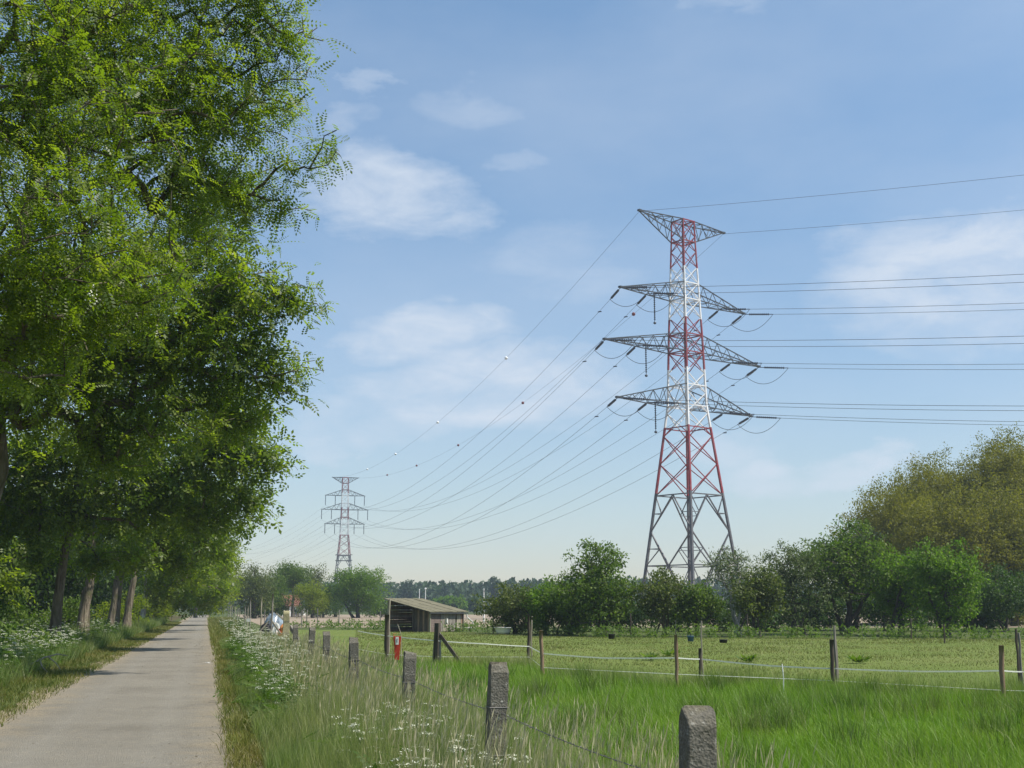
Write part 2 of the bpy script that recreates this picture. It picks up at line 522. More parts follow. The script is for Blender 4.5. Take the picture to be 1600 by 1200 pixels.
#MARK_MATERIALS
# ------------------------------------------------------------------ materials
leaf_mat('robinia_leaf', (.060, .108, .012), (.134, .188, .020), (.205, .246, .050), trans=.62, tcol=(1.68, 1.74, .42), rough=.42, spec=.45)
leaf_mat('robinia_leaf_yellow', (.095, .135, .010), (.160, .205, .014), (.235, .275, .028), trans=.60, tcol=(1.6, 1.65, .42))
leaf_mat('dark_leaf', (.025, .052, .009), (.048, .088, .013), (.08, .13, .020), trans=.40)
leaf_mat('hedge_leaf', (.042, .078, .010), (.090, .142, .016), (.155, .205, .032), trans=.45)
leaf_mat('grey_leaf', (.065, .092, .030), (.118, .155, .052), (.18, .215, .09), trans=.36, tcol=(1, 1.15, .6))
leaf_mat('olive_leaf', (.050, .068, .014), (.092, .118, .024), (.15, .165, .04), trans=.36)
leaf_mat('bright_leaf', (.058, .108, .008), (.108, .185, .012), (.17, .245, .022), trans=.46)
leaf_mat('brown_leaf', (.130, .135, .012), (.160, .164, .016), (.188, .190, .024), trans=.48, tcol=(1.4, 1.42, .40))
leaf_mat('far_leaf', (.022, .048, .018), (.042, .076, .026), (.065, .10, .036), trans=.25)
leaf_mat('weed_leaf', (.050, .090, .015), (.095, .150, .022), (.165, .21, .04), trans=.40)
leaf_mat('parsley_leaf', (.040, .080, .012), (.075, .130, .020), (.115, .17, .035), trans=.40)
plain_mat('blossom', (.72, .70, .58), .7, var=.1, spec=.1)
plain_mat('umbel', (.60, .61, .47), .7, var=.12, spec=.1)
bark_mat('robinia_bark', (.045, .034, .024), (.24, .20, .145), 7., (.09, .10, .04))
bark_mat('dark_bark', (.035, .030, .024), (.11, .095, .075), 8.)
bark_mat('pale_bark', (.16, .145, .125), (.55, .53, .48), 6.)
wood_mat('dark_wood', (.045, .036, .028), (.13, .108, .085))
wood_mat('pale_wood', (.20, .175, .13), (.42, .375, .29))
wood_mat('grey_wood', (.14, .125, .105), (.34, .31, .265))
wood_mat('brown_wood', (.14, .092, .058), (.32, .225, .15))
wood_mat('mauve_wood', (.115, .085, .075), (.235, .185, .165))
grass_mat('meadow_blade', (.062, .130, .010), (.115, .228, .018), (.175, .310, .032), (.195, .290, .045), trans=.42)
grass_mat('tall_blade', (.050, .100, .012), (.115, .190, .032), (.215, .275, .090), (.27, .29, .14), trans=.48)
grass_mat('straw_blade', (.10, .125, .04), (.25, .26, .13), (.44, .41, .28), (.40, .36, .26), trans=.35)
grass_mat('short_blade', (.06, .085, .014), (.115, .150, .028), (.175, .195, .05), (.19, .175, .065))
grass_mat('verge_blade', (.045, .075, .010), (.100, .140, .020), (.175, .19, .04), (.21, .185, .065))
leaf_mat('tape', (.78, .79, .74), (.78, .79, .74), trans=.5, tcol=(1, 1, 1))
plain_mat('wire', (.14, .15, .16), .5, .3, var=.1)
plain_mat('rusty_wire', (.16, .15, .14), .6, .4, var=.2)
plain_mat('conductor', (.06, .062, .07), .6, .2, var=.05)
plain_mat('insulator_glass', (.028, .034, .05), .25, var=.15, spec=.5)
plain_mat('galvanised', (.065, .07, .075), .55, .35, var=.25, scale=1.5)
plain_mat('white_ball', (.78, .78, .76), .5, var=.05)
plain_mat('red_ball', (.16, .03, .025), .5, var=.1)
plain_mat('white_paint', (.74, .73, .69), .6, var=.12, scale=3)
plain_mat('black_plastic', (.022, .022, .024), .5, var=.2)
plain_mat('blue_plastic', (.055, .13, .28), .45, var=.2)
plain_mat('red_plastic', (.52, .045, .022), .45, var=.18, scale=9)
plain_mat('orange_plastic', (.55, .22, .06), .5, var=.2)
plain_mat('tarp', (.24, .29, .34), .3, var=.5, scale=3.5, spec=.6)
plain_mat('red_tile', (.22, .09, .06), .8, var=.4, scale=4)
plain_mat('window_glass', (.03, .045, .055), .08, var=.1, spec=.7)
plain_mat('tyre_rubber', (.02, .02, .02), .8, var=.1)

def pylon_mat(name, bands, red=(.23, .024, .030)):
    t = MT(name)
    s_ = t.n.new('ShaderNodeSeparateXYZ'); t.l.new(t.tc.outputs['Object'], s_.inputs[0])
    f = t.math('DIVIDE', s_.outputs[2], 70.)
    white = (.70, .70, .70); grey = (.085, .085, .09)
    cs = {'r': red, 'w': white, 'g': grey}
    c = t.ramp(f, [(z / 70., cs[k]) for z, k in bands], 'CONSTANT')
    n = t.noise(.9, 4, .6)
    c = t.mix(t.math('MULTIPLY', t.math('SUBTRACT', n, .45, True), 1.2, True), c, (.25, .22, .21))
    return t.done(t.bsdf(c, .5, .0, spec=.4))
pylon_mat('pylon_paint', [(0, 'g'), (18.6, 'r'), (28.8, 'w'), (38.0, 'r'), (45.9, 'w'), (54.1, 'r')])
pylon_mat('far_pylon_hazed_paint', [(0, 'g'), (24.8, 'r'), (34., 'w'), (41., 'r'), (46.3, 'w'), (53., 'r')], (.24, .085, .085))  # distance haze put into the colour: duller, paler red than the near pylon

def build_concrete():
    t = MT('concrete')
    n1 = t.noise(5, 6, .6); n2 = t.noise(42, 5, .7); v = t.voronoi(70)
    c = t.ramp(n1, [(.3, (.085, .078, .062)), (.7, (.19, .176, .145))])
    c = t.mix(t.math('MULTIPLY', t.math('SUBTRACT', n2, .47, True), 4., True), c, (.085, .08, .065))
    c = t.mix(t.math('MULTIPLY', t.math('SUBTRACT', t.noise(26, 4, .6), .60, True), 6., True), c, (.50, .48, .42))
    c = t.mix(t.math('MULTIPLY', t.math('SUBTRACT', t.noise(8, 5, .6), .52, True), 2.5, True), c, (.17, .15, .05))
    zc = t.n.new('ShaderNodeSeparateXYZ'); t.l.new(t.tc.outputs['Object'], zc.inputs[0])
    c = t.mix(t.math('MULTIPLY', t.math('ADD', t.math('MULTIPLY', t.math('SUBTRACT', zc.outputs[2], 1.12), 5.), t.math('MULTIPLY', t.math('SUBTRACT', t.noise(11, 5, .7), .45), 2.2)), .7, True), c, (.13, .115, .075))
    hgt = t.math('ADD', n2, t.math('MULTIPLY', v, .5))
    t.done(t.bsdf(c, .95, normal=t.bump(hgt, .9, .012), spec=.15))
    t = MT('lichen_concrete')
    n1 = t.noise(6, 6, .6); n2 = t.noise(40, 5, .7)
    c = t.ramp(n1, [(.35, (.25, .22, .12)), (.65, (.44, .40, .24))])
    c = t.mix(t.math('MULTIPLY', t.math('SUBTRACT', n2, .5, True), 4., True), c, (.11, .10, .07))
    t.done(t.bsdf(c, .95, normal=t.bump(n2, .8, .012), spec=.15))
build_concrete()

def build_grounds():
    # base soil under the grass everywhere
    t = MT('ground_soil')
    w = t.coord(src='World')
    n = t.noise(.25, 6, .6, w); n2 = t.noise(3.5, 6, .65, w)
    c = t.ramp(n, [(.35, (.050, .072, .018)), (.65, (.085, .105, .030))])
    c = t.mix(t.math('MULTIPLY', t.math('SUBTRACT', n2, .5, True), 2.5, True), c, (.10, .085, .05))
    t.done(t.bsdf(c, .95, normal=t.bump(n2, .6, .05), spec=.1))
    t = MT('meadow_soil')
    n = t.noise(.6, 6, .6, t.coord(src='World'))
    c = t.ramp(n, [(.35, (.060, .115, .012)), (.65, (.095, .160, .020))])
    t.done(t.bsdf(c, .95, spec=.1))
    t = MT('paddock_turf')
    w = t.coord((1, .5, 1), 'World')
    n = t.noise(.22, 7, .65, w); n2 = t.noise(2.4, 6, .7, w); n3 = t.noise(11., 4, .7, w)
    c = t.ramp(n, [(.30, (.100, .145, .026)), (.55, (.135, .170, .040)), (.75, (.175, .185, .062))])
    c = t.mix(t.math('MULTIPLY', t.math('SUBTRACT', n2, .47, True), 3.0, True), c, (.075, .11, .022))
    c = t.mix(t.math('MULTIPLY', t.math('SUBTRACT', n3, .52, True), 2.2, True), c, (.20, .19, .085))
    t.done(t.bsdf(c, .95, normal=t.bump(n3, .8, .08), spec=.1))
    t = MT('ploughed_soil')
    w = t.coord((.25, 1, 1), 'World')
    n = t.noise(.25, 7, .65, w); n2 = t.noise(1.5, 6, .7, w)
    c = t.ramp(n, [(.30, (.215, .165, .115)), (.7, (.34, .275, .205))])
    c = t.mix(t.math('MULTIPLY', t.math('SUBTRACT', n2, .5, True), 2., True), c, (.18, .17, .10))
    t.done(t.bsdf(c, .95, normal=t.bump(n2, .8, .15), spec=.1))
    t = MT('asphalt')
    w = t.coord(src='World')
    n = t.noise(.45, 6, .6, w); n2 = t.noise(95., 4, .75, w); v = t.voronoi(75, w); n4 = t.noise(6, 5, .6, w); n5 = t.noise(30, 4, .7, w)
    c = t.ramp(n, [(.3, (.180, .161, .126)), (.7, (.244, .221, .175))])
    c = t.mix(t.math('MULTIPLY', t.math('SUBTRACT', n2, .48, True), 3.2, True), c, (.085, .08, .07))
    c = t.mix(t.math('MULTIPLY', t.math('SUBTRACT', n5, .56, True), 3.5, True), c, (.42, .39, .33))
    c = t.mix(t.math('MULTIPLY', t.math('SUBTRACT', n4, .50, True), 1.6, True), c, (.29, .245, .17))
    sx_ = t.n.new('ShaderNodeSeparateXYZ'); t.l.new(t.geo.outputs['Position'], sx_.inputs[0])
    lat = t.math('ABSOLUTE', t.math('ADD', t.math('ADD', sx_.outputs[0], 1.265), t.math('MULTIPLY', sx_.outputs[1], .235)))   # distance from the middle of the path
    dirt = t.math('ADD', t.math('MULTIPLY', t.math('SUBTRACT', lat, 1.02), 1.3), t.math('MULTIPLY', t.math('SUBTRACT', t.noise(1.4, 6, .7, w), .5), 3.0))
    trk = t.math('SUBTRACT', 1.0, t.math('MULTIPLY', t.math('ABSOLUTE', t.math('SUBTRACT', lat, .72)), 3.2), True)            # two paler wheel tracks
    c = t.mix(t.math('MULTIPLY', trk, .16), c, (.28, .265, .225))
    st = t.math('MULTIPLY', t.math('SUBTRACT', t.noise(.8, 5, .7, t.coord((1, .45, 1), 'World')), .52, True), 5., True)      # damp dark stains
    c = t.mix(t.math('MULTIPLY', st, .45), c, (.12, .105, .08))
    c = t.mix(t.math('MULTIPLY', dirt, .85, True), c, t.ramp(t.noise(22, 5, .7, w), [(.35, (.17, .135, .085)), (.65, (.36, .30, .205))]))
    t.done(t.bsdf(c, .92, normal=t.bump(t.math('ADD', n2, v), .8, .014), spec=.2))
    t = MT('sandy_edge')
    w = t.coord(src='World')
    n = t.noise(1.3, 6, .65, w); n2 = t.noise(40., 4, .7, w)
    c = t.ramp(n, [(.35, (.20, .165, .105)), (.62, (.31, .26, .175))])
    c = t.mix(t.math('MULTIPLY', t.math('SUBTRACT', n2, .5, True), 2.5, True), c, (.13, .105, .065))
    c = t.mix(t.math('MULTIPLY', t.math('SUBTRACT', t.noise(.8, 5, .6, w), .52, True), 4., True), c, (.10, .10, .035))
    t.done(t.bsdf(c, .95, normal=t.bump(n2, .8, .02), spec=.1))
    t = MT('leaf_litter')
    w = t.coord(src='World')
    n = t.noise(7, 6, .65, w); n2 = t.noise(1.1, 4, .6, w)
    c = t.ramp(n, [(.35, (.05, .045, .018)), (.7, (.15, .10, .05))])
    c = t.mix(t.math('MULTIPLY', t.math('SUBTRACT', n2, .42, True), 3., True), c, (.05, .075, .018))
    t.done(t.bsdf(c, .95, normal=t.bump(n, .8, .03), spec=.1))
build_grounds()

#MARK_GROUND
# ------------------------------------------------------------------ ground, road and fields
def road_c(y): return -1.50 - .235 * y                      # centre line of the path
def road_edges(y):
    return road_c(y) - 1.38, road_c(y) + 1.85
def fence_x(y): return 2.118 - .226 * y                    # line of the concrete post fence

def sheet(name, P, mat, z, kind='structure'):
    """polygon strip: P = list of (x_left, x_right, y) rows"""
    V = []; Fs = []
    nx = 6
    for xl, xr, y in P:
        for i in range(nx + 1): V.append((xl + (xr - xl) * i / nx, y, z))
    for r in range(len(P) - 1):
        for i in range(nx):
            a = r * (nx + 1) + i
            Fs.append((a, a + 1, a + nx + 2, a + nx + 1))
    m = MB(); m.add(V, Fs)
    return tag(m.build(name, mat), kind=kind)

sheet('ground', [(-1100, 1100, y) for y in (-200, -50, 0, 20, 50, 100, 200, 400, 800, 1180)], 'ground_soil', 0.0)
wob = lambda y, a, s, k: a * (math.sin(y * s + k) + .6 * math.sin(y * s * 2.3 + 1.7 * k) + .4 * math.sin(y * s * 5.1 + .3 * k))
ys = list(np.arange(-12, 70, .35)) + list(np.arange(70, 320, 3))
sheet('leaf_litter', [(-80 - .235 * y, road_edges(y)[0] - 1.3 + wob(y, .25, .5, 2), y) for y in ys], 'leaf_litter', .004)
sheet('road_shoulder', [(road_edges(y)[0] - .42 + wob(y, .10, .9, 0), road_edges(y)[1] + .30 + wob(y, .09, .8, 3) + (.55 if 35 < y < 39 else 0), y) for y in ys], 'sandy_edge', .008)
sheet('road', [(road_edges(y)[0] + wob(y, .06, 1.1, 1) + random.uniform(-.03, .03), road_edges(y)[1] + wob(y, .05, 1.3, 5) + random.uniform(-.03, .03), y) for y in ys], 'asphalt', .012)

def tape_y(x):                                             # depth of the tape fence between meadow and paddock
    return float(np.interp(x, [-30, -3.7, -2.1, .5, .8, 3.4, 4.1, 6.6, 8.7, 9.9, 40], [45, 37.5, 36, 36, 31.5, 27.2, 28, 26.5, 23.2, 25, 22]))
xs = np.linspace(-9, 45, 110)
def patch(name, rows, mat, z):
    V = []; Fs = []
    for r in rows:
        V += [(x, y, z) for x, y in r]
    n = len(rows[0])
    for i in range(len(rows) - 1):
        for j in range(n - 1):
            Fs.append((i * n + j, i * n + j + 1, (i + 1) * n + j + 1, (i + 1) * n + j))
    m = MB(); m.add(V, Fs)
    return tag(m.build(name, mat), kind='structure')
patch('meadow', [[(max(x, fence_x(3 + (tape_y(x) - 3) * f)), 3 + (tape_y(x) - 3) * f) for x in xs] for f in np.linspace(0, 1, 12)], 'meadow_soil', .004)
def far_edge(x): return float(np.interp(x, [-40, -9, 0, 5, 12, 25, 60], [100, 99, 84, 74, 72, 70, 66]))
patch('paddock', [[(max(x, fence_x(tape_y(x) + (far_edge(x) - tape_y(x)) * f)), tape_y(x) + (far_edge(x) - tape_y(x)) * f) for x in np.linspace(-24, 60, 90)] for f in np.linspace(0, 1, 14)], 'paddock_turf', .004)
patch('ploughed_field', [[(fence_x(y) + 2 + (75 - fence_x(y) - 2) * t_, y) for t_ in np.linspace(0, 1, 20)] for y in np.linspace(112, 330, 14)], 'ploughed_soil', .004)

# ------------------------------------------------------------------ grass (nobody could count it)
def value_noise(x, y, s, seed):
    g = np.random.default_rng(seed); G = g.random((64, 64))
    u = x * s; v = y * s; i = np.floor(u).astype(int); j = np.floor(v).astype(int); fu = u - i; fv = v - j
    fu = fu * fu * (3 - 2 * fu); fv = fv * fv * (3 - 2 * fv)
    q = lambda a, b: G[a % 64, b % 64]
    return (q(i, j) * (1 - fu) + q(i + 1, j) * fu) * (1 - fv) + (q(i, j + 1) * (1 - fu) + q(i + 1, j + 1) * fu) * fv

def blades(name, P, H, W, mat, lean=.25, bias=(0, 0), label=None, cat='grass', parent=None, g=rng, rbias=0.):
    rbias = rbias + .9 * (value_noise(P[:, 0] + 40, P[:, 1], .9, 91) - .5) + .5 * (value_noise(P[:, 0] + 40, P[:, 1], 3.1, 92) - .5)
    n = len(P)
    th = g.random(n) * 2 * math.pi
    side = np.stack([np.cos(th), np.sin(th), np.zeros(n)], 1)
    ld = g.standard_normal((n, 2)) * lean + np.asarray(bias)
    off = np.concatenate([ld * H[:, None], np.zeros((n, 1))], 1)
    up = np.array((0, 0, 1.))
    b = P; mid = P + up * H[:, None] * .55 + off * .35; tip = P + up * (H * (1 - .12 * np.minimum(1, np.linalg.norm(ld, axis=1))))[:, None] + off
    w = (W / 2)[:, None]
    b0, b1 = b - side * w, b + side * w
    m0, m1 = mid - side * w * .8, mid + side * w * .8
    rn = np.clip(g.random(n) ** 1.5 + rbias, 0, 1)
    nr = P[:, 1] < 19                                                  # three triangles near by, one farther off
    V = np.concatenate([np.stack([b0, b1, m1, b0, m1, m0, m0, m1, tip], 1)[nr].reshape(-1, 3), np.stack([b0, b1, tip], 1)[~nr].reshape(-1, 3)])
    al = np.concatenate([np.tile(np.array((0, 0, .55, 0, .55, .55, .55, .55, 1.)), nr.sum()), np.tile(np.array((0, 0, 1.)), (~nr).sum())])
    rr = np.concatenate([np.repeat(rn[nr], 9), np.repeat(rn[~nr], 3)])
    o = raw_mesh(name, V, 3, mat, {'along': ('POINT', al), 'rnd': ('POINT', rr)}, parent)
    tag(o, label, cat, kind='stuff')
    return o

def scatter(n, y0, y1, xfun, g=rng, power=1.6):
    """n points with depth between y0 and y1, denser near the camera; xfun(y) -> (x0, x1)"""
    y = y0 + (y1 - y0) * g.random(n) ** power
    x0, x1 = np.array([xfun(v) for v in y]).T
    return x0 + (x1 - x0) * g.random(n), y

# meadow
def meadow_x(y): return max(fence_x(y) + .1, -.10 * y), .44 * y + 2.5
x, y = scatter(160000, 6.0, 38, meadow_x, power=1.3)
keep = y < np.array([tape_y(a) for a in x]) + .4
x, y = x[keep], y[keep]
nz = value_noise(x, y, .55, 3); nz2 = value_noise(x, y, 2.2, 4)
H = (.10 + .20 * nz + .11 * nz2) * (.6 + .6 * rng.random(len(x)))
W = np.maximum(.0055, y * .00048) * (.8 + .5 * rng.random(len(x)))
blades('meadow_grass', np.stack([x, y, np.zeros_like(x)], 1), H, W, 'meadow_blade', .38, (-.12, 0), 'lush bright green meadow grass between the posts and the tape', 'grass')
# fringe of longer pale grass along the tape fence
xx = rng.uniform(-5, 22, 15000); yy = np.array([tape_y(a) for a in xx]) + rng.normal(.2, .55, len(xx))
k = (yy > 5) & (xx > np.array([fence_x(b) for b in yy]))
xx, yy = xx[k], yy[k]
H = (.25 + .30 * value_noise(xx, yy, .8, 8)) * (.7 + .5 * rng.random(len(xx)))
blades('fringe_grass', np.stack([xx, yy, np.zeros_like(xx)], 1), H, np.maximum(.006, yy * .0004), 'tall_blade', .28, (-.08, 0), 'longer pale grass along the white tape fence', 'grass')
# short paddock grass
x, y = scatter(80000, 25, 96, lambda y: (max(fence_x(y), -.12 * y), .46 * y), power=.9)
k = (y > np.array([tape_y(a) for a in x])) & (y < np.array([far_edge(a) for a in x]))
x, y = x[k], y[k]
H = (.03 + .11 * value_noise(x, y, .5, 5) ** 2) * (.6 + .8 * rng.random(len(x)))
blades('paddock_grass', np.stack([x, y, np.zeros_like(x)], 1), H, y * .00055, 'short_blade', .5, (0, 0), 'short grazed olive grass in the paddock', 'grass')

# tall verge between path and concrete posts
def verge_x(y): return road_edges(y)[1] + .30, fence_x(y) + .55
x, y = scatter(105000, 5.0, 62, verge_x, power=1.8)
fr = (x - np.array([road_edges(b)[1] for b in y])) / np.array([fence_x(b) - road_edges(b)[1] for b in y])
nz = value_noise(x, y, .7, 11); nz2 = value_noise(x, y, 2.5, 12)
H = (.20 + .48 * np.clip(fr * 1.6, 0, 1)) * (.75 + .45 * nz) * (.65 + .55 * rng.random(len(x)))
H = np.where(y > 40, H * .8, H)
open_ = (y > 34) & (y < 52) & (fr < .35)
H = np.where(open_, H * .3, H)
W = np.maximum(.0050, y * .00042) * (.8 + .5 * rng.random(len(x)))
blades('tall_verge_grass', np.stack([x, y, np.zeros_like(x)], 1), H, W, 'tall_blade', .22, (.10, 0), 'tall seeding grass between the path and the concrete posts', 'grass')
x, y = scatter(8500, 5.5, 48, lambda y: (road_edges(y)[1] + .75, fence_x(y) + .9), power=1.7)
H = (.42 + .38 * value_noise(x, y, .8, 21)) * (.7 + .45 * rng.random(len(x)))
blades('straw_grass', np.stack([x, y, np.zeros_like(x)], 1), H, np.maximum(.003, y * .00022), 'straw_blade', .20, (.14, 0), 'dry straw coloured grass stalks in the verge by the posts', 'grass')
# seed heads on stalks
x, y = scatter(6500, 6.5, 42, lambda y: (road_edges(y)[1] + .9, fence_x(y) + .8), power=1.6)
n = len(x); H = .62 + .32 * rng.random(n)
base_ = np.stack([x, y, np.zeros(n)], 1)
ld_ = rng.standard_normal((n, 2)) * .12 + np.array((.10, 0))
tip_ = base_ + np.concatenate([ld_ * H[:, None], H[:, None]], 1)
d_ = unit(np.concatenate([ld_ * 1.5, np.full((n, 1), 1.)], 1)); nn = rand_dirs(n)
hq = leaf_quads(tip_ - d_ * .06, d_, nn, .07 + .07 * rng.random(n), .004 + .004 * rng.random(n) + y * .00022)
sd = unit(np.cross(d_, nn)) * np.maximum(.0012, y * .00012)[:, None]
st = np.stack([base_ - sd, base_ + sd, tip_ + sd * .5, tip_ - sd * .5], 1)
o = raw_mesh('seed_heads', np.concatenate([hq, st]), 4, 'straw_blade', {'along': ('FACE', np.concatenate([.7 + .3 * rng.random(n), np.full(n, .5)])), 'rnd': ('FACE', rng.random(2 * n))})
tag(o, 'pale grass seed heads nodding above the verge', 'grass', kind='stuff')
# mown strip right beside the path and beyond
x, y = scatter(44000, 9, 200, lambda y: (road_edges(y)[1] - .12 + .2 * rng.random(), fence_x(y) - (.1 if y > 40 else .9)), power=2.5)
H = (.07 + .16 * value_noise(x, y, .9, 31)) * (.7 + .7 * rng.random(len(x))) * (1 + (y > 60) * .8)
blades('path_side_grass', np.stack([x, y, np.zeros_like(x)], 1), H, np.maximum(.007, y * .0006), 'verge_blade', .4, (0, 0), 'short grass strip on the right edge of the path', 'grass')
# left verge: short dry edge, then rank grass
x, y = scatter(52000, 12, 150, lambda y: (road_edges(y)[0] - 2.6, road_edges(y)[0] + .14 - .25 * rng.random()), power=1.8)
fr = (np.array([road_edges(b)[0] for b in y]) - x) / 2.6
H = (.04 + .34 * np.clip(fr - .25, 0, 1) + .10 * value_noise(x, y, .8, 41)) * (.6 + .7 * rng.random(len(x)))
blades('left_verge_grass', np.stack([x, y, np.zeros_like(x)], 1), H, np.maximum(.007, y * .0006), 'verge_blade', .4, (.1, 0), 'short yellowish grass on the left edge of the path', 'grass')
x, y = scatter(60000, 15, 140, lambda y: (road_edges(y)[0] - 6.5, road_edges(y)[0] - 1.2), power=1.5)
H = (.30 + .60 * value_noise(x, y, .5, 43)) * (.6 + .6 * rng.random(len(x)))
blades('rank_grass', np.stack([x, y, np.zeros_like(x)], 1), H, np.maximum(.008, y * .0006), 'tall_blade', .3, (.1, 0), 'rank tall grass under the left row of trees', 'grass')

# fallen leaf bits, twigs and grit on the path, thicker towards the edges
ng = 4200; gg = np.random.default_rng(77)
y = 10 + 60 * gg.random(ng) ** 1.6; e_ = gg.random(ng) ** .35 * np.where(gg.random(ng) < .5, -1, 1)
x = np.array([road_c(b) + .115 for b in y]) + e_ * 1.85
sz = (.010 + .030 * gg.random(ng) ** 2) * np.maximum(1, y / 28)
P = np.stack([x, y, np.full(ng, .017) + .006 * gg.random(ng)], 1)
q = leaf_quads(P, unit(rand_dirs(ng, gg) * np.array((1, 1, .12))), unit(np.array((0, 0, 1.)) + .25 * rand_dirs(ng, gg)), sz, sz * (.25 + .5 * gg.random(ng)))
leaf_mat('litter_bits', (.05, .038, .022), (.16, .12, .06), (.30, .25, .16), trans=.1)
tag(raw_mesh('path_litter', q, 4, 'litter_bits', {'rnd': ('FACE', gg.random(ng))}), 'fallen leaf bits and grit scattered on the path', 'litter', kind='stuff')
# darker coarse tufts in the meadow
gt = np.random.default_rng(78); T = []
for i in range(150):
    yy = 9 + 24 * gt.random() ** .9; x0, x1 = meadow_x(yy); xx = x0 + (x1 - x0) * gt.random()
    if yy > tape_y(xx): continue
    m_ = gt.integers(60, 150); T.append(np.stack([xx + gt.normal(0, .13, m_), yy + gt.normal(0, .13, m_), np.zeros(m_)], 1))
T = np.concatenate(T)
grass_mat('tuft_blade', (.030, .070, .010), (.065, .130, .018), (.12, .20, .04), (.16, .20, .06), trans=.4)
blades('meadow_tufts', T, .30 + .28 * gt.random(len(T)), np.maximum(.006, T[:, 1] * .0005), 'tuft_blade', .35, (-.1, 0), 'darker coarse grass tufts dotted over the meadow', 'grass', g=gt)
x, y = scatter(2600, 8, 36, meadow_x, gt, 1.2); k = y < np.array([tape_y(a) for a in x]); x, y = x[k], y[k]
blades('meadow_stalks', np.stack([x, y, np.zeros_like(x)], 1), .35 + .25 * gt.random(len(x)), np.maximum(.003, y * .00025), 'straw_blade', .25, (-.1, 0), 'scattered pale seeding stalks over the meadow', 'grass', g=gt)

# cow parsley: umbels on stalks with feathery leaves
def cow_parsley(name, label, xs_, ys_, hmin, hmax, g, per=3, leaves=16):
    U = []; Lq = []; Lr = []
    n = len(xs_)
    for i in range(n):
        h = g.uniform(hmin, hmax); b = np.array((xs_[i], ys_[i], 0.)); s_ = max(1., ys_[i] / 22)
        for k in range(per):
            t = b + np.array((g.normal(0, .16), g.normal(0, .16), h * g.uniform(.6, 1.1)))
            m = 30
            rr = .054 * np.sqrt(g.random(m)) * g.uniform(.7, 1.2); a = g.random(m) * 6.283
            P = t + np.stack([rr * np.cos(a), rr * np.sin(a), -rr * .25 + g.normal(0, .004, m)], 1)
            sz = (.008 + .009 * g.random(m)) * s_ ** .6
            U.append(leaf_quads(P, unit(rand_dirs(m, g) * np.array((1, 1, .3))), unit(np.array((0, 0, 1.)) + .4 * rand_dirs(m, g)), sz, sz))
            sd = np.array((.003 * s_, 0, 0)); Lq.append(np.array([[b - sd, b + sd, t + sd * .6, t - sd * .6]])); Lr.append([.6])
        m = leaves
        P = b + np.stack([g.normal(0, .18, m), g.normal(0, .18, m), h * (.12 + .62 * g.random(m))], 1)
        Q = place_template(PIN_MID, P, unit(rand_dirs(m, g) * np.array((1, 1, .4))), unit(np.array((0, 0, 1.)) + .5 * rand_dirs(m, g)), np.full(m, .85))
        Lq.append(Q); Lr.append(np.repeat(g.random(m), len(PIN_MID)))
    o = raw_mesh(name, np.concatenate(Lq), 4, 'parsley_leaf', {'rnd': ('FACE', np.concatenate([np.ravel(q) for q in Lr]))})
    tag(o, label, 'cow parsley', kind='stuff')
    f = raw_mesh('flower_heads', np.concatenate(U), 4, 'umbel', None, o); f['kind'] = 'stuff'
    return o
g1 = np.random.default_rng(51)
yy = g1.uniform(17, 50, 300); fr = g1.beta(2, 2, 300)
xx = np.array([road_edges(b)[1] + .5 for b in yy]) + fr * np.array([fence_x(b) - road_edges(b)[1] - .6 for b in yy])
k = ~((yy < 24) & (fr > .5))
cow_parsley('cow_parsley', 'white flowering cow parsley along the right edge of the path', xx[k], yy[k], .55, 1.0, g1, 4)
yy = g1.uniform(50, 120, 60); xx = np.array([g1.uniform(road_edges(b)[1] + .8, fence_x(b)) for b in yy])
cow_parsley('cow_parsley', 'distant cow parsley at the foot of the tall wooden stakes', xx, yy, .5, .9, g1, 4, 6)
yy = g1.uniform(22, 75, 240); xx = np.array([road_edges(b)[0] - g1.uniform(1.6, 6.0) for b in yy])
cow_parsley('cow_parsley', 'white cow parsley in the weeds under the left trees', xx, yy, .7, 1.15, g1, 4)
yy = g1.uniform(27, 46, 150); xx = np.array([road_edges(b)[0] - g1.uniform(1.5, 3.6) for b in yy])
cow_parsley('cow_parsley', 'pale frothy cow parsley at the near left edge of the path', xx, yy, .6, 1.0, g1, 5, 14)
yy = g1.uniform(8.6, 13.8, 75); xx = np.array([fence_x(b) + g1.uniform(-.75, .15) for b in yy])
cow_parsley('cow_parsley', 'white cow parsley between the second and third nearest concrete posts', xx, yy, .55, .72, g1, 3)

# broad-leaved weeds
def weeds(name, label, P, h, size, per, g, mat='weed_leaf', cat='weeds'):
    n = len(P)
    q = np.repeat(P, per, 0) + g.standard_normal((n * per, 3)) * np.array((.16, .16, 0)) * size * 6 * .5
    q[:, 2] = np.repeat(h, per) * g.random(n * per)
    s_ = size * (.6 + .8 * g.random(n * per))
    Q = leaf_quads(q, unit(rand_dirs(n * per, g) * np.array((1, 1, .6)) + np.array((0, 0, .35))), unit(rand_dirs(n * per, g) * .6 + np.array((0, 0, .9))), s_, s_ * .5)
    o = raw_mesh(name, Q, 4, mat, {'rnd': ('FACE', np.clip(.5 * np.repeat(g.random(n), per) + .5 * g.random(n * per), 0, 1))})
    return tag(o, label, cat, kind='stuff')
g2 = np.random.default_rng(61)
xx = g2.uniform(-13, 42, 900); yy = np.array([far_edge(a) for a in xx]) + g2.normal(.4, .9, 900)
weeds('nettles', 'pale green nettles and docks along the far paddock edge', np.stack([xx, yy, np.zeros(900)], 1), .35 + .55 * value_noise(xx, yy, .5, 62), .16, 14, g2)
yy = g2.uniform(18, 110, 520); xx = np.array([road_edges(b)[0] - g2.uniform(2.2, 8) for b in yy])
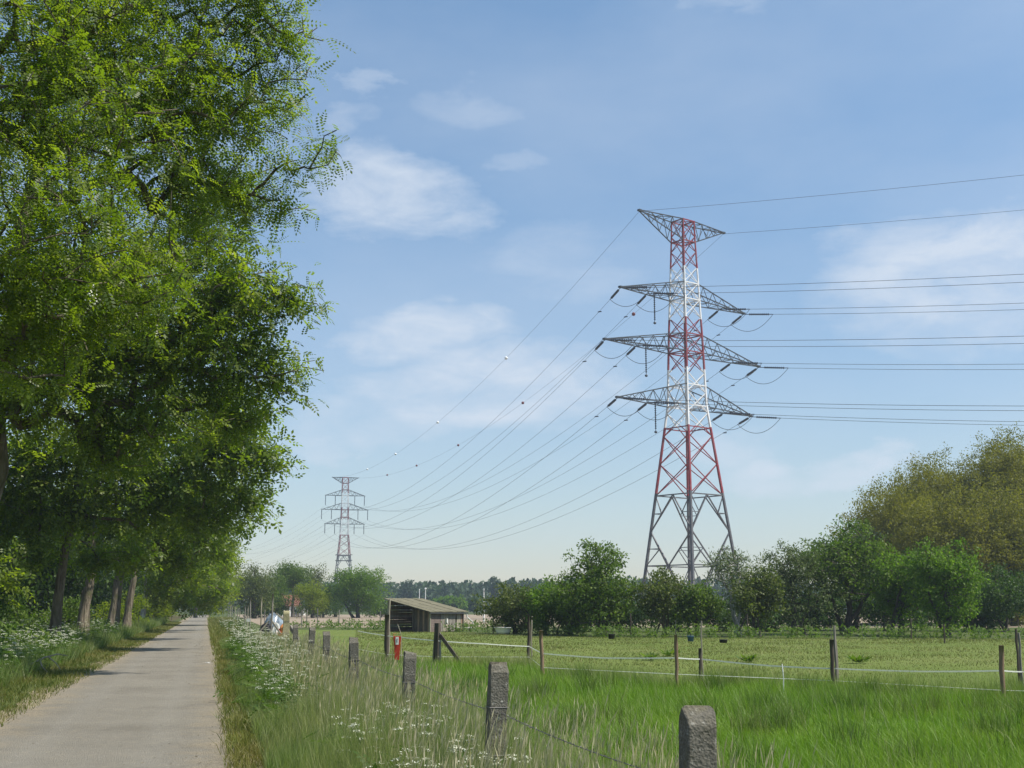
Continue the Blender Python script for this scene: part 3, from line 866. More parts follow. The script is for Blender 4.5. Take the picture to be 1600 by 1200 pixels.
weeds('nettles', 'dark nettles and brambles below the left row of trees', np.stack([xx, yy, np.zeros(520)], 1), .5 + .5 * g2.random(520), .13, 26, g2, 'parsley_leaf')
xx = g2.uniform(-20, 30, 700); yy = g2.uniform(104, 114, 700)
weeds('field_edge_weeds', 'green weedy strip at the near edge of the ploughed field', np.stack([xx, yy, np.zeros(700)], 1), .25 + .5 * g2.random(700), .22, 8, g2)
for (u, v, lab) in ((1015, 1026, 'leafy dock plant left of the wooden post with the wire'), (1048, 1020, 'leafy dock plant just behind the wooden post with the wire'),
                    (1170, 1028, 'low dock plant in the paddock right of the pale stake'), (1340, 1030, 'low spreading dock plant near the three leaning stakes')):
    Y = 1.6 * F / (v - 950) * .985
    p = at(u, v, Y); p[2] = 0
    r_ = empty('dock_plant', p, lab, 'plant', 'dock plants in the paddock')
    n = 46; a = g2.random(n) * 6.283; rr = .08 * g2.random(n)
    P = np.stack([rr * np.cos(a) * 3, rr * np.sin(a) * 3, .02 + .10 * g2.random(n)], 1)
    D = unit(np.stack([np.cos(a), np.sin(a), .25 + .7 * g2.random(n)], 1)); s_ = .18 + .14 * g2.random(n)
    q = raw_mesh('leaves', leaf_quads(P, D, unit(np.array((0, 0, 1.)) + .3 * rand_dirs(n, g2)), s_, s_ * .42), 4, 'weed_leaf', {'rnd': ('FACE', g2.random(n))}, r_)
    q['kind'] = 'stuff'

#MARK_TREES_LEFT
# ------------------------------------------------------------------ left row of robinias
def lobes_px(L): return [(at(u, v, Y), np.array((r, r, r * .82))) for u, v, Y, r in L]
def robinia(Y, lateral, top_z, lobes, n_tips, label, leaf, g, r_trunk, lm='robinia_leaf', bark='robinia_bark', blossoms=0, base_x=None, lean=(.8, 0), extra=(), name='robinia_tree', outer=(), n_outer=0, r_twig=.012, shell=.42, spikes=()):
    bx = road_edges(Y)[0] - lateral if base_x is None else base_x
    base = np.array((bx, Y, 0.))
    trunk = bent_trunk(base, base + np.array((lean[0], lean[1], top_z)), g, 10, .02)
    tips = sample_lobes(lobes_px(lobes), n_tips, g, shell)
    for a, b, k in spikes:                                   # twigs reaching out of the outline
        a = at(*a); b = at(*b)
        tips = np.concatenate([tips, a + (b - a) * np.linspace(0, 1, k)[:, None] + g.standard_normal((k, 3)) * .10])
    if outer: tips = np.concatenate([tips, sample_lobes(lobes_px(outer), n_outer, g, shell)])
    return make_tree(name, label, 'tree', base, trunk, tips, leaf, r_trunk, bark, lm, g, 'row of robinias along the left of the path', r_twig, 10, 1.5, blossoms, .8, extra)
NEAR = dict(kind='pinnate', template=PIN_NEAR, per=14, spray=.8, scale=1.08, jit=.10)
MIDL = dict(kind='pinnate', template=[PIN_MID, pinnate_template(3, .22, .095, .055, 62)], per=10, spray=1.0, scale=1.25, jit=.16)
FARL = dict(kind='pinnate', template=[PIN_FAR], per=10, spray=1.2, scale=1.35, jit=.25)
FAR2 = dict(kind='pinnate', template=[PIN_FAR], per=14, spray=1.4, scale=1.8, jit=.45)
robinia(19, 3.0, 13, [(40, 60, 17, 1.8), (200, 30, 18, 1.6), (330, 50, 19, 1.35), (430, 30, 19, .65), (400, -60, 19, 1.2), (120, 220, 17, 1.6), (280, 190, 19, 1.4), (380, 170, 20, .95),
        (395, 290, 21, .85), (60, 380, 16, 1.3), (180, 400, 18, 1.2), (300, 330, 20, 1.1), (50, 520, 17, 1.0), (130, 480, 18, 1.1)], 1060,
        'nearest robinia, its leafy branches filling the top left corner', NEAR, np.random.default_rng(101), .26, blossoms=26,
        outer=[(-250, -250, 19, 2.6), (80, -280, 19, 2.4), (320, -300, 19, 2.0), (-260, 150, 18, 2.2), (-170, 420, 18, 1.7)], n_outer=130,
        spikes=[((420, 270, 21), (545, 252, 20), 9), ((470, 262, 21), (528, 212, 20), 6), ((420, 90, 19), (508, 42, 19), 8), ((430, 130, 19), (500, 100, 19), 6), ((400, 320, 21), (484, 342, 21), 8), ((430, 180, 19), (478, 150, 19), 5)])
robinia(31, 3.0, 15, [(420, 470, 31, 1.15), (430, 570, 32, .9), (370, 420, 31, 1.3), (300, 400, 32, 1.6), (330, 520, 31, 1.6), (240, 480, 30, 1.6), (395, 640, 33, 1.0), (300, 620, 31, 1.5),
        (180, 560, 30, 1.6), (120, 480, 29, 1.5), (90, 620, 30, 1.4), (200, 680, 31, 1.3), (20, 560, 30, 1.6), (350, 320, 33, 1.2)], 980,
        'second robinia from the camera, bulging over the path at mid height', MIDL, np.random.default_rng(102), .28, lean=(1.2, 0),
        outer=[(200, 220, 33, 2.4), (340, 180, 33, 1.9), (20, 250, 32, 2.4), (180, 40, 33, 2.4), (-150, 400, 31, 2.4)], n_outer=200,
        spikes=[((430, 460, 31), (514, 480, 31), 8), ((440, 440, 31), (498, 452, 31), 6), ((440, 570, 32), (505, 572, 32), 8), ((430, 610, 32), (480, 625, 32), 6)])
robinia(51, 3.05, 17, [(410, 715, 50, 1.15), (360, 690, 50, 1.5), (375, 775, 52, 1.2), (280, 730, 50, 1.8), (180, 720, 49, 1.8), (90, 700, 49, 1.8), (20, 720, 49, 1.6), (315, 800, 52, 1.2), (240, 795, 50, 1.2), (350, 630, 52, 1.5), (20, 800, 50, 1.4), (130, 800, 50, 1.2), (55, 860, 49, .8), (150, 865, 54, .8), (8, 890, 47, .9), (215, 850, 54, .9)], 950,
        'robinia with the leftmost visible trunk, ivy-free and lit on its right side', FARL, np.random.default_rng(103), .18, lean=(1.5, 0),
        outer=[(250, 560, 52, 2.6), (330, 520, 52, 2.0), (120, 560, 52, 2.6), (200, 420, 52, 2.6)], n_outer=260, spikes=[((420, 720, 50), (470, 735, 50), 6), ((400, 780, 52), (434, 800, 52), 6)])
robinia(63, 3.1, 16, [(325, 835, 66, 1.2), (368, 815, 68, 1.0), (290, 800, 66, 1.6), (200, 810, 64, 1.5), (250, 845, 66, 1.1), (120, 780, 62, 1.5), (60, 800, 62, 1.5), (330, 760, 68, 1.6), (350, 850, 70, 1.0), (285, 870, 68, 1.1), (215, 870, 66, 1.0), (150, 850, 64, .9)], 640,
        'robinia with the second visible trunk, straight and dark', FARL, np.random.default_rng(104), .22, lean=(.6, 0), outer=[(220, 650, 66, 3), (320, 660, 66, 2.4)], n_outer=160)
gE = np.random.default_rng(105)
bE = np.array((road_edges(84)[0] - 2.7, 84., 0))
robinia(84, 3.2, 15, [(340, 855, 88, 1.3), (300, 850, 86, 1.6), (250, 855, 86, 1.5), (352, 880, 95, 1.0), (200, 850, 84, 1.4), (310, 890, 92, 1.2), (280, 830, 88, 1.8), (265, 900, 90, 1.1), (340, 915, 98, 1.1), (300, 920, 96, 1.0)], 520,
        'twin-trunked robinia, the thickest pair of trunks left of the path', FARL, gE, .31, lean=(1.6, 0), extra=[(bent_trunk(bE + np.array((.55, -.4, 0)), bE + np.array((1.2, -.2, 9)), gE, 8, .02), .25)],
        outer=[(260, 760, 88, 3), (330, 790, 88, 2)], n_outer=130)
robinia(120, 3.0, 14, [(345, 880, 122, 1.6), (310, 885, 120, 1.8), (270, 885, 120, 1.8), (342, 912, 125, 1.3), (300, 915, 124, 1.3), (255, 915, 120, 1.5), (325, 932, 128, 1.2), (285, 935, 124, 1.1)], 400,
        'tree with a slim pale trunk beyond the twin-trunked robinia', FAR2, np.random.default_rng(106), .20, 'robinia_leaf_yellow', 'pale_bark', lean=(.6, 0))
robinia(165, 2.8, 13, [(345, 905, 165, 2.1), (320, 908, 165, 2.2), (338, 928, 165, 1.5), (300, 915, 165, 2.0)], 240,
        'yellow-green tree overhanging the far end of the path', FAR2, np.random.default_rng(107), .25, 'robinia_leaf_yellow', lean=(1, 0))
robinia(225, -1.0, 12, [(366, 912, 220, 2.7), (345, 925, 220, 2.6), (325, 915, 222, 3.0), (352, 940, 224, 1.8)], 230,
        'last tree of the row, closing the view down the path', FAR2, np.random.default_rng(108), .25, 'robinia_leaf_yellow', lean=(1, 0))

# woodland behind the row
def puff_tree(name, label, cat, base, crown_c, crown_r, nlobes, ntips, leaf, r_trunk, bark, lm, g, group=None, top=None, stems=1, r_twig=.012, shell=.42, wobf=.05, low=.55):
    base = np.asarray(base, float); c = np.asarray(crown_c, float); r = np.asarray(crown_r, float)
    L = lobes_from_crown(c, r, nlobes, g)
    tips = sample_lobes(L, ntips, g, shell); tips[:, 2] = np.maximum(tips[:, 2], .12)
    top_p = c + np.array((0, 0, r[2] * .5)) if top is None else np.asarray(top, float)
    trunk = bent_trunk(base, top_p, g, 8, wobf)
    extra = []
    for s_ in range(stems - 1):
        off = np.array((g.normal(0, .35), g.normal(0, .25), 0))
        extra.append((bent_trunk(base + off, c + np.array((g.normal(0, r[0] * .4), g.normal(0, r[1] * .3), -r[2] * .1)), g, 6, .05), r_trunk * .7))
    return make_tree(name, label, cat, base, trunk, tips, leaf, r_trunk, bark, lm, g, group, r_twig, 8, 1.4, 0, .9, extra)

wood = [  # lateral beyond the path edge, depth, crown z, radius xy, radius z, material, label
    (12.5, 40, 5.0, 3.6, 5.6, 'dark_leaf', 'dark woodland tree cut by the left frame edge below the robinia branches'),
    (16.5, 70, 6.5, 4.6, 7.2, 'dark_leaf', 'deeper woodland tree showing left of the first trunk'),
    (15.5, 98, 6.5, 4.8, 7.2, 'dark_leaf', 'deeper woodland tree showing between the first two trunks'),
    (14.0, 132, 6.5, 5.0, 7.2, 'dark_leaf', 'deeper woodland tree showing left of the twin trunks'),
    (9.5, 50, 5.0, 4.0, 5.8, 'dark_leaf', 'dark woodland tree at the left frame edge behind the first trunk'),
    (9.0, 66, 5.0, 4.0, 5.8, 'dark_leaf', 'dark woodland tree behind the first two robinia trunks'),
    (8.5, 86, 5.0, 4.4, 5.8, 'dark_leaf', 'dark woodland tree behind the second robinia trunk'),
    (8.0, 112, 5.0, 4.6, 5.8, 'dark_leaf', 'dark woodland tree behind the twin-trunked robinia'),
    (7.0, 150, 5.0, 5.0, 5.8, 'dark_leaf', 'dark woodland tree behind the slim pale trunk'),
    (5.5, 190, 5.5, 4.5, 5.5, 'robinia_leaf', 'green woodland tree at the far left bend of the path')]
for i, (lat, Y, cz, rr, rz, lm, lab) in enumerate(wood):
    g = np.random.default_rng(200 + i); bx = road_edges(Y)[0] - lat
    puff_tree('woodland_tree', lab, 'tree', (bx, Y, 0), (bx, Y, cz), (rr, rr, rz), 9, 420, dict(kind='puff', per=24, radius=.85, size=.17 + Y * .0013), .22, 'dark_bark', lm, g, 'woodland behind the left row')
shr = [(3.0, 36, .75, 1.4, 'weed_leaf', 'bramble bush in the lower left corner by the path'), (5.6, 47, 1.3, 1.5, 'dark_leaf', 'low dark bush left of the first robinia trunk'),
       (5.5, 57, 1.3, 1.5, 'hedge_leaf', 'low bush between the first and second robinia trunks'), (5.2, 73, 1.4, 1.5, 'hedge_leaf', 'low bush between the second trunk and the twin trunks'),
       (3.4, 100, 2.0, 2.3, 'robinia_leaf_yellow', 'green bush right of the twin trunks'), (2.4, 128, 2.2, 2.4, 'robinia_leaf_yellow', 'yellow-green bush beside the path below the pale trunk'),
       (2.0, 160, 2.4, 2.8, 'robinia_leaf_yellow', 'bush on the left edge near the far end of the path'), (-.5, 245, 2.2, 3.6, 'dark_leaf', 'dark bush at the vanishing end of the path')]
for i, (lat, Y, cz, rr, lm, lab) in enumerate(shr):
    g = np.random.default_rng(230 + i); bx = road_edges(Y)[0] - lat
    puff_tree('bush', lab, 'bush', (bx, Y, 0), (bx, Y, cz * .8), (rr, rr, cz), 6, 110, dict(kind='puff', per=24, radius=.45, size=.08 + Y * .0010), .05, 'dark_bark', lm, g, 'bushes below the left row', stems=3, shell=.36)

#MARK_TREES_MID
# ------------------------------------------------------------------ hedge trees in the middle and right
def px_tree(name, label, u, v_top, Y, half_px, lm, seed, leaf_size=None, ntips=170, per=26, bottom=.3, cat='tree', bark='dark_bark', stems=2, r_trunk=.11, nl=9, radius=.42, group='hedge trees behind the paddock', aspect=.62, shell=.37, u_trunk=None, droop=-.2):
    g = np.random.default_rng(seed)
    top = at(u, v_top, Y)
    H = top[2]; rx = half_px / F * Y
    b = at(u if u_trunk is None else u_trunk, 950, Y); base = np.array((b[0], Y, 0.))
    z0 = H * bottom; rz = (H - z0) / 2 * 1.06
    ls = leaf_size or (.055 + Y * .0014)
    half_px *= 1.12; ntips = int(ntips * 1.35); bottom *= .55; rx = half_px / F * Y
    z0 = H * bottom; rz = (H - z0) / 2 * 1.13
    return puff_tree(name, label, cat, base, (top[0], Y, z0 + rz * .95), (rx, min(rx, 2.2 + rx * .4), rz), nl, ntips, dict(kind='puff', per=per, radius=radius, size=ls, aspect=aspect, droop=droop), r_trunk, bark, lm, g, group, stems=stems, shell=shell)
px_tree('hawthorn_bush', 'round olive bush just right of the white trough', 803, 910, 84, 46, 'olive_leaf', 301, ntips=190, bottom=.06, r_trunk=.07, stems=4)
px_tree('hawthorn_bush', 'low dark bush with a bright green top beside the olive bush', 852, 916, 82, 46, 'bright_leaf', 302, ntips=190, bottom=.10, r_trunk=.08, stems=3)
px_tree('field_maple', 'big dark rounded tree left of the red and white pylon legs', 942, 856, 78, 72, 'hedge_leaf', 303, ntips=400, bottom=.12, r_trunk=.16, stems=3)
px_tree('field_maple', 'dark lower tree tucked left of the big rounded one', 893, 905, 81, 34, 'hedge_leaf', 304, ntips=170, bottom=.1, r_trunk=.1)
px_tree('young_willow', 'olive multi-stemmed tree in front of the left pylon legs', 1036, 893, 77, 44, 'olive_leaf', 305, ntips=150, bottom=.30, r_trunk=.08, stems=5, bark='robinia_bark')
px_tree('field_maple', 'small dark tree hiding the foot of the nearest pylon leg', 1088, 915, 77, 34, 'hedge_leaf', 306, ntips=160, bottom=.25, r_trunk=.12, stems=3)
px_tree('willow_tree', 'pale sparse willow in front of the right pylon legs', 1152, 852, 82, 52, 'grey_leaf', 307, ntips=190, per=20, bottom=.28, bark='pale_bark', r_trunk=.12, stems=3, aspect=.35)
px_tree('young_willow', 'olive bushy tree low in front of the pale willow', 1176, 892, 76, 40, 'olive_leaf', 308, ntips=150, bottom=.35, r_trunk=.1, stems=3)
px_tree('willow_tree', 'grey-green tree right of the pale willow', 1240, 855, 80, 58, 'grey_leaf', 309, ntips=270, bottom=.15, r_trunk=.14, stems=3, aspect=.4)
px_tree('oak_tree', 'tall green tree in the middle of the right hedge', 1322, 828, 82, 82, 'hedge_leaf', 310, ntips=420, bottom=.14, r_trunk=.2, stems=3)
px_tree('oak_tree', 'mid green tree between the tall tree and the bright one', 1405, 852, 79, 58, 'bright_leaf', 311, ntips=290, bottom=.14, r_trunk=.16, stems=2)
px_tree('maple_tree', 'bright green round tree at the right end of the hedge', 1478, 862, 75, 66, 'bright_leaf', 312, ntips=340, bottom=.16, r_trunk=.16, stems=2)
px_tree('spruce_tree', 'dark blue-green treetop rising behind the right hedge', 1335, 815, 98, 40, 'far_leaf', 313, ntips=210, bottom=.25, r_trunk=.16)
px_tree('holly_bush', 'dark shaded bush under the brown wood at the right edge', 1570, 890, 92, 66, 'dark_leaf', 314, ntips=330, bottom=.04, r_trunk=.1, stems=3, cat='bush')
px_tree('holly_bush', 'dark low bush behind the bright green round tree', 1515, 905, 96, 50, 'dark_leaf', 315, ntips=240, bottom=.03, r_trunk=.1, stems=3, cat='bush')
px_tree('holly_bush', 'dark thicket behind the right hedge trunks', 1380, 925, 95, 70, 'dark_leaf', 316, ntips=240, bottom=.03, r_trunk=.08, stems=3, cat='bush')
for i_, (u_, lab_) in enumerate(((1205, 'low dark thicket behind the grey-green tree'), (1130, 'low dark thicket behind the pale willow'), (1060, 'low dark thicket at the pylon foot'), (985, 'low dark thicket behind the big rounded tree'), (915, 'low dark thicket left of the big rounded tree'))):
    px_tree('holly_bush', lab_, u_, 940 - 6 * (i_ % 2), 92, 46, 'dark_leaf', 360 + i_, ntips=120, bottom=.02, r_trunk=.06, stems=2, cat='bush', nl=7)
px_tree('holly_bush', 'dark thicket between the tall hedge trees', 1275, 930, 96, 50, 'dark_leaf', 317, ntips=200, bottom=.03, r_trunk=.08, stems=3, cat='bush')
def copy_thing(root, loc, rz, scale, label):
    c = root.copy(); col.objects.link(c); c.location = tuple(loc); c.rotation_euler = (0, 0, rz); c.scale = scale; c['label'] = label
    for ch in list(root.children):
        d = ch.copy(); col.objects.link(d); d.parent = c
    return c
POP = [px_tree('poplar_tree', 'tall brownish tree in the middle of the right wood', 1535, 702, 132, 92, 'brown_leaf', 332, ntips=1500, per=34, bottom=.03, r_trunk=.22, nl=26, radius=.75, leaf_size=.21, group='brownish wood on the right', stems=2, aspect=.55, shell=.33),
       px_tree('poplar_tree', 'lower brownish tree in front of the tall wood', 1490, 780, 120, 88, 'brown_leaf', 334, ntips=1200, per=34, bottom=.03, r_trunk=.2, nl=22, radius=.75, leaf_size=.21, group='brownish wood on the right', stems=2, aspect=.55, shell=.33)]
HP = [at(1535, 702, 132)[2], at(1490, 780, 120)[2]]
for k_, u, vt, Y, sc_, rz_, lab in ((1, 1398, 772, 127, .95, 2.1, 'leftmost brownish tree of the tall wood, lowest of its row'), (0, 1468, 732, 131, .95, 1.3, 'brownish spring tree second from the left in the tall wood'),
        (0, 1612, 690, 135, 1.05, 3.9, 'tallest brownish tree, cut by the right frame edge'), (1, 1582, 775, 122, 1.0, 4.4, 'lower brownish tree at the right edge of the wood'),
        (1, 1432, 752, 136, 1.0, 5.2, 'olive-brown tree filling between the first two of the tall wood'), (0, 1505, 718, 138, .95, 2.7, 'olive-brown tree behind the middle of the tall wood'), (0, 1572, 697, 140, 1.0, .5, 'olive-brown tree behind the tallest one of the wood')):
    h_ = at(u, vt, Y)[2] / HP[k_]
    copy_thing(POP[k_], (at(u, 950, Y)[0], Y, 0), rz_, (sc_, sc_, h_), lab)

# ------------------------------------------------------------------ trees beyond the field on the left
px_tree('roadside_tree', 'pale green tree nearest the end of the left row', 398, 876, 205, 32, 'olive_leaf', 351, ntips=260, bottom=.08, r_trunk=.25, group='trees beyond the field', radius=.9, leaf_size=.26, nl=11)
px_tree('roadside_tree', 'broad greyish tree standing over the house with the red roof', 458, 881, 235, 30, 'hedge_leaf', 352, ntips=300, bottom=.62, r_trunk=.28, group='trees beyond the field', radius=1.0, leaf_size=.28, nl=11)
px_tree('roadside_tree', 'thin open-crowned tree beside the greyish tree', 497, 884, 250, 22, 'olive_leaf', 353, ntips=90, per=22, bottom=.3, r_trunk=.25, group='trees beyond the field', radius=1.0, leaf_size=.27)
px_tree('roadside_tree', 'low yellow-green tree right of the white caravan', 490, 915, 215, 28, 'robinia_leaf_yellow', 354, ntips=200, bottom=.06, r_trunk=.2, group='trees beyond the field', radius=.9, leaf_size=.25)
px_tree('lime_tree', 'dense round green tree under the distant pylon', 560, 892, 218, 46, 'bright_leaf', 355, ntips=480, bottom=.03, r_trunk=.3, group='trees beyond the field', radius=.95, leaf_size=.26, nl=13)
px_tree('roadside_tree', 'dark tree at the left foot of the distant pylon', 525, 905, 240, 26, 'dark_leaf', 356, ntips=200, bottom=.05, r_trunk=.25, group='trees beyond the field', radius=.9, leaf_size=.28)
px_tree('roadside_tree', 'dark tree behind the wooden stakes and the sheeted heap', 425, 905, 215, 26, 'hedge_leaf', 357, ntips=200, bottom=.04, r_trunk=.2, group='trees beyond the field', radius=.9, leaf_size=.26)

for u_, hp_, lab_ in ((405, 30, 'dark low hedge bush behind the wooden stakes'), (505, 34, 'dark low hedge bush left of the round green tree'), (596, 22, 'dark low hedge bush behind the left end of the shed'), (432, 11, 'dark low bush hiding the left foot of the house')):
    px_tree('hedge_bush', lab_, u_, 938, 228, hp_, 'dark_leaf', int(u_), ntips=110, bottom=.0, r_trunk=.1, cat='bush', group='bushes beyond the field', radius=.8, leaf_size=.26, nl=7)
# far wood: one mass, with the trees that stand out of it built singly
gw = np.random.default_rng(400)
n = 1900
wx = gw.uniform(-330, 330, n); wy = gw.uniform(520, 590, n)
wh = 9.2 + 4.5 * value_noise(wx, wy, .03, 401) + 2.0 * value_noise(wx, wy, .2, 402)
P = np.repeat(np.stack([wx, wy, np.zeros(n)], 1), 22, 0)
hh = np.repeat(wh, 22) * (.04 + .96 * gw.random(n * 22) ** .8); P[:, 2] = hh
wr = np.repeat(4.0 + 2.5 * gw.random(n), 22) * np.sqrt(np.clip(1.08 - hh / np.repeat(wh, 22), .05, 1))
a = gw.random(n * 22) * 6.283; P[:, 0] += wr * np.cos(a); P[:, 1] += wr * np.sin(a)
s_ = 1.3 + 1.2 * gw.random(n * 22)
o = raw_mesh('far_wood', leaf_quads(P, rand_dirs(n * 22, gw), unit(rand_dirs(n * 22, gw) + np.array((.3, -.3, .5))), s_, s_ * .8), 4, 'far_leaf', {'rnd': ('FACE', np.clip(.6 * np.repeat(gw.random(n), 22) + .4 * gw.random(n * 22), 0, 1))})
tag(o, 'long hazy wood closing the horizon behind the fields', 'wood', kind='stuff')
for i, (u, vt, Y, hp, lm, lab, bot) in enumerate(((632, 904, 505, 15, 'far_leaf', 'tall feathery tree above the far wood left of the shed', .2), (772, 906, 510, 9, 'far_leaf', 'leftmost bare-stemmed tree above the far wood', .45),
        (793, 903, 510, 12, 'far_leaf', 'slim bare-stemmed tree standing above the far wood', .45), (826, 905, 512, 14, 'far_leaf', 'rounded tree rising above the far wood right of the slim one', .4),
        (862, 907, 512, 16, 'far_leaf', 'rightmost tree rising above the far wood before the big dark tree', .4), (692, 930, 380, 17, 'bright_leaf', 'light green bush before the far wood right of the shed roof', .05),
        (718, 935, 380, 12, 'bright_leaf', 'small light green bush right of the shed gutter', .05), (741, 933, 395, 12, 'dark_leaf', 'dark conifer before the far wood behind the pale pole', .05), (672, 938, 390, 9, 'dark_leaf', 'dark conifer behind the lamp post over the shed', .05))):
    px_tree('far_tree', lab, u, vt, Y, hp, lm, 420 + i, leaf_size=.75, ntips=75, per=20, bottom=bot, r_trunk=.22, radius=1.1, nl=6, group='trees standing out of the far wood', stems=1)

#MARK_PYLON
# ------------------------------------------------------------------ pylons
def lerp(a, b, t): return np.asarray(a, float) * (1 - t) + np.asarray(b, float) * t
def lattice(m, A0, B0, A1, B1, w):          # X bracing between legs A and B from level 0 to level 1
    m.bar(A0, B1, w); m.bar(B0, A1, w)
def insulator_mesh(m, p0, p1, r, ribs=9, n=8):
    p0 = np.asarray(p0, float); p1 = np.asarray(p1, float)
    P = []; rr = []
    for i in range(ribs):
        for f, k in ((.1, .45), (.5, 1.0), (.9, .45)):
            P.append(lerp(p0, p1, (i + f) / ribs)); rr.append(r * k)
    m.tube(P, rr, n)
def side_at(z, prof): return float(np.interp(z, [p[0] for p in prof], [p[1] for p in prof]))

def pylon(name, label, c, ang, prof, levels, ring_z, arms, paint, scale_bar, lowpanels):
    root = empty(name, (c[0], c[1], 0), label, 'pylon', 'red and white electricity pylons', rz=ang)
    S = lambda z: side_at(z, prof) / 2
    corner = lambda sx, sy, z: np.array((sx * S(z), sy * S(z), z))
    zs_all = [prof_i[0] for prof_i in prof]
    for sx, sy in ((-1, -1), (1, -1), (1, 1), (-1, 1)):
        m = MB()
        zz = sorted(set([0.] + [z for z in zs_all]))
        for a, b in zip(zz[:-1], zz[1:]):
            wa = np.interp(a, [0, 62], [.38, .17]) * scale_bar; wb = np.interp(b, [0, 62], [.38, .17]) * scale_bar
            m.bar(corner(sx, sy, a), corner(sx, sy, b), wa, wb, roll=(1, 0, 0))
        m.build('leg', paint, root)
    faces = [((-1, -1), (1, -1)), ((1, -1), (1, 1)), ((1, 1), (-1, 1)), ((-1, 1), (-1, -1))]
    for fa, fb in faces:
        m = MB()
        for a, b in zip(levels[:-1], levels[1:]):
            w = np.interp(a, [18, 62], [.12, .085]) * scale_bar
            lattice(m, corner(*fa, a), corner(*fb, a), corner(*fa, b), corner(*fb, b), w)
        for z in ring_z: m.bar(corner(*fa, z), corner(*fb, z), .15 * scale_bar)
        m.build('lattice_face', paint, root)
        m = MB()                                              # open frame below the lattice
        z2, z1, zr, z0 = lowpanels
        w = .17 * scale_bar
        mid = lambda z: lerp(corner(*fa, z), corner(*fb, z), .5)
        m.bar(corner(*fa, z2), corner(*fb, z2), w); m.bar(corner(*fa, zr), corner(*fb, zr), w)
        for q in (fa, fb):
            m.bar(mid(z2), corner(*q, z1), w); m.bar(corner(*q, z1), mid(zr), w); m.bar(mid(zr), corner(*q, z0), w)
            for za, ma, zb, mb_ in ((z2, z2, z1, z1), (zr, zr, z1, z1)):
                h = lerp(mid(za), corner(*q, zb), .5); zz = h[2]
                m.bar(h, corner(*q, zz), w * .6); m.bar(h, corner(*q, (za)), w * .6)
            h = lerp(mid(zr), corner(*q, z0), .5)
            m.bar(h, corner(*q, h[2]), w * .6); m.bar(h, corner(*q, zr), w * .6)
        m.build('base_frame', paint, root)
    for z, half, zb, inv in arms:                             # cross arms: tip height z, half length, body height of the other chord
        for s_ in (-1, 1):
            m = MB(); tip = np.array((s_ * half, 0, z)); w = .14 * scale_bar
            b0, b1 = corner(s_, -1, z), corner(s_, 1, z); t0, t1 = corner(s_, -1, zb), corner(s_, 1, zb)
            tips = {0: tip + np.array((0, -.18, 0)), 1: tip + np.array((0, .18, 0))}
            for b_, k in ((b0, 0), (b1, 1), (t0, 0), (t1, 1)): m.bar(b_, tips[k], w)
            nseg = max(4, int((half - S(z)) / 2.2))
            for i in range(nseg):
                f0 = i / nseg; f1 = (i + 1) / nseg; fm = (i + .5) / nseg
                B0a, B0b = lerp(b0, tips[0], f0), lerp(b1, tips[1], f0); B1a, B1b = lerp(b0, tips[0], f1), lerp(b1, tips[1], f1)
                Tma, Tmb = lerp(t0, tips[0], fm), lerp(t1, tips[1], fm)
                m.bar(B0a, Tma, w * .55); m.bar(Tma, B1a, w * .55); m.bar(B0b, Tmb, w * .55); m.bar(Tmb, B1b, w * .55)
                if i % 2: m.bar(B0a, B1b, w * .55)
                else: m.bar(B0b, B1a, w * .55)
                m.bar(B1a, B1b, w * .5)
            m.box(tip[0] - .25, tip[0] + .25, -.25, .25, z - .14, z + .14)
            m.build('cross_arm', 'galvanised', root)
        for zq in (z, zb):
            m = MB()
            for fa, fb in faces: m.bar(corner(*fa, zq), corner(*fb, zq), .16 * scale_bar)
            m.bar(corner(-1, -1, zq), corner(1, 1, zq), .12 * scale_bar); m.bar(corner(1, -1, zq), corner(-1, 1, zq), .12 * scale_bar)
            m.build('body_ring', paint, root)
    return root, S

ANG = R(39.2)
C1 = np.array((27.0, 195.0)); C2 = np.array((-75.6, 580.0))
ax = np.array((math.cos(ANG), math.sin(ANG)))
prof1 = [(0, 11.2), (7.8, 9.5), (18.5, 7.16), (28.8, 4.94), (32.3, 4.19), (42.85, 3.66), (45.9, 3.46), (59.4, 2.57), (61.9, 2.5)]
lev = [18.5, 23.3, 27.6, 31.2, 34.3, 37.4, 40.6, 43.4, 46.2, 49., 51.7, 54.3, 56.8, 59.3, 61.8]
arms1 = [(61.8, 9.58, 58.4, 0), (49.0, 13.9, 51.6, 0), (40.6, 17.25, 43.4, 0), (32.2, 14.85, 35.4, 0)]
py1, S1 = pylon('electricity_pylon', 'large red and white lattice pylon standing behind the hedge', C1, ANG, prof1, lev, [28.8, 61.8], arms1, 'pylon_paint', 1.0, (18.5, 13.0, 7.9, .2))
prof2 = [(0, 9.5), (24.8, 5.2), (34, 3.6), (46, 3.0), (60, 2.6)]
lev2 = [24.8, 28.5, 31.8, 34.8, 37.6, 40.4, 43.2, 46, 48.8, 51.6, 54.4, 57.2, 60]
ang2 = math.atan2(C1[1] - C2[1], C1[0] - C2[0]) + R(90)
if math.cos(ang2) < 0: ang2 += math.pi
arms2 = [(60.0, 5.9, 57.4, 0), (51.8, 8.9, 54.4, 0), (45.4, 10.5, 48.4, 0), (39.0, 8.9, 42.0, 0)]
py2, S2 = pylon('electricity_pylon', 'small distant red and white pylon above the round green tree', C2, ang2, prof2, lev2, [24.8, 34, 60], arms2, 'far_pylon_hazed_paint', 1.15, (24.8, 20., 14., .2))
m = MB()
for sx in (-1, 1):
    for zz in (22.5, 25.0): m.box(-3.4, 3.4, sx * 3.0 - .1, sx * 3.0 + .1, zz, zz + .18); m.box(sx * 3.3 - .1, sx * 3.3 + .1, -3.2, 3.2, zz + .2, zz + .38)
m.build('platform_rail', 'galvanised', py2)

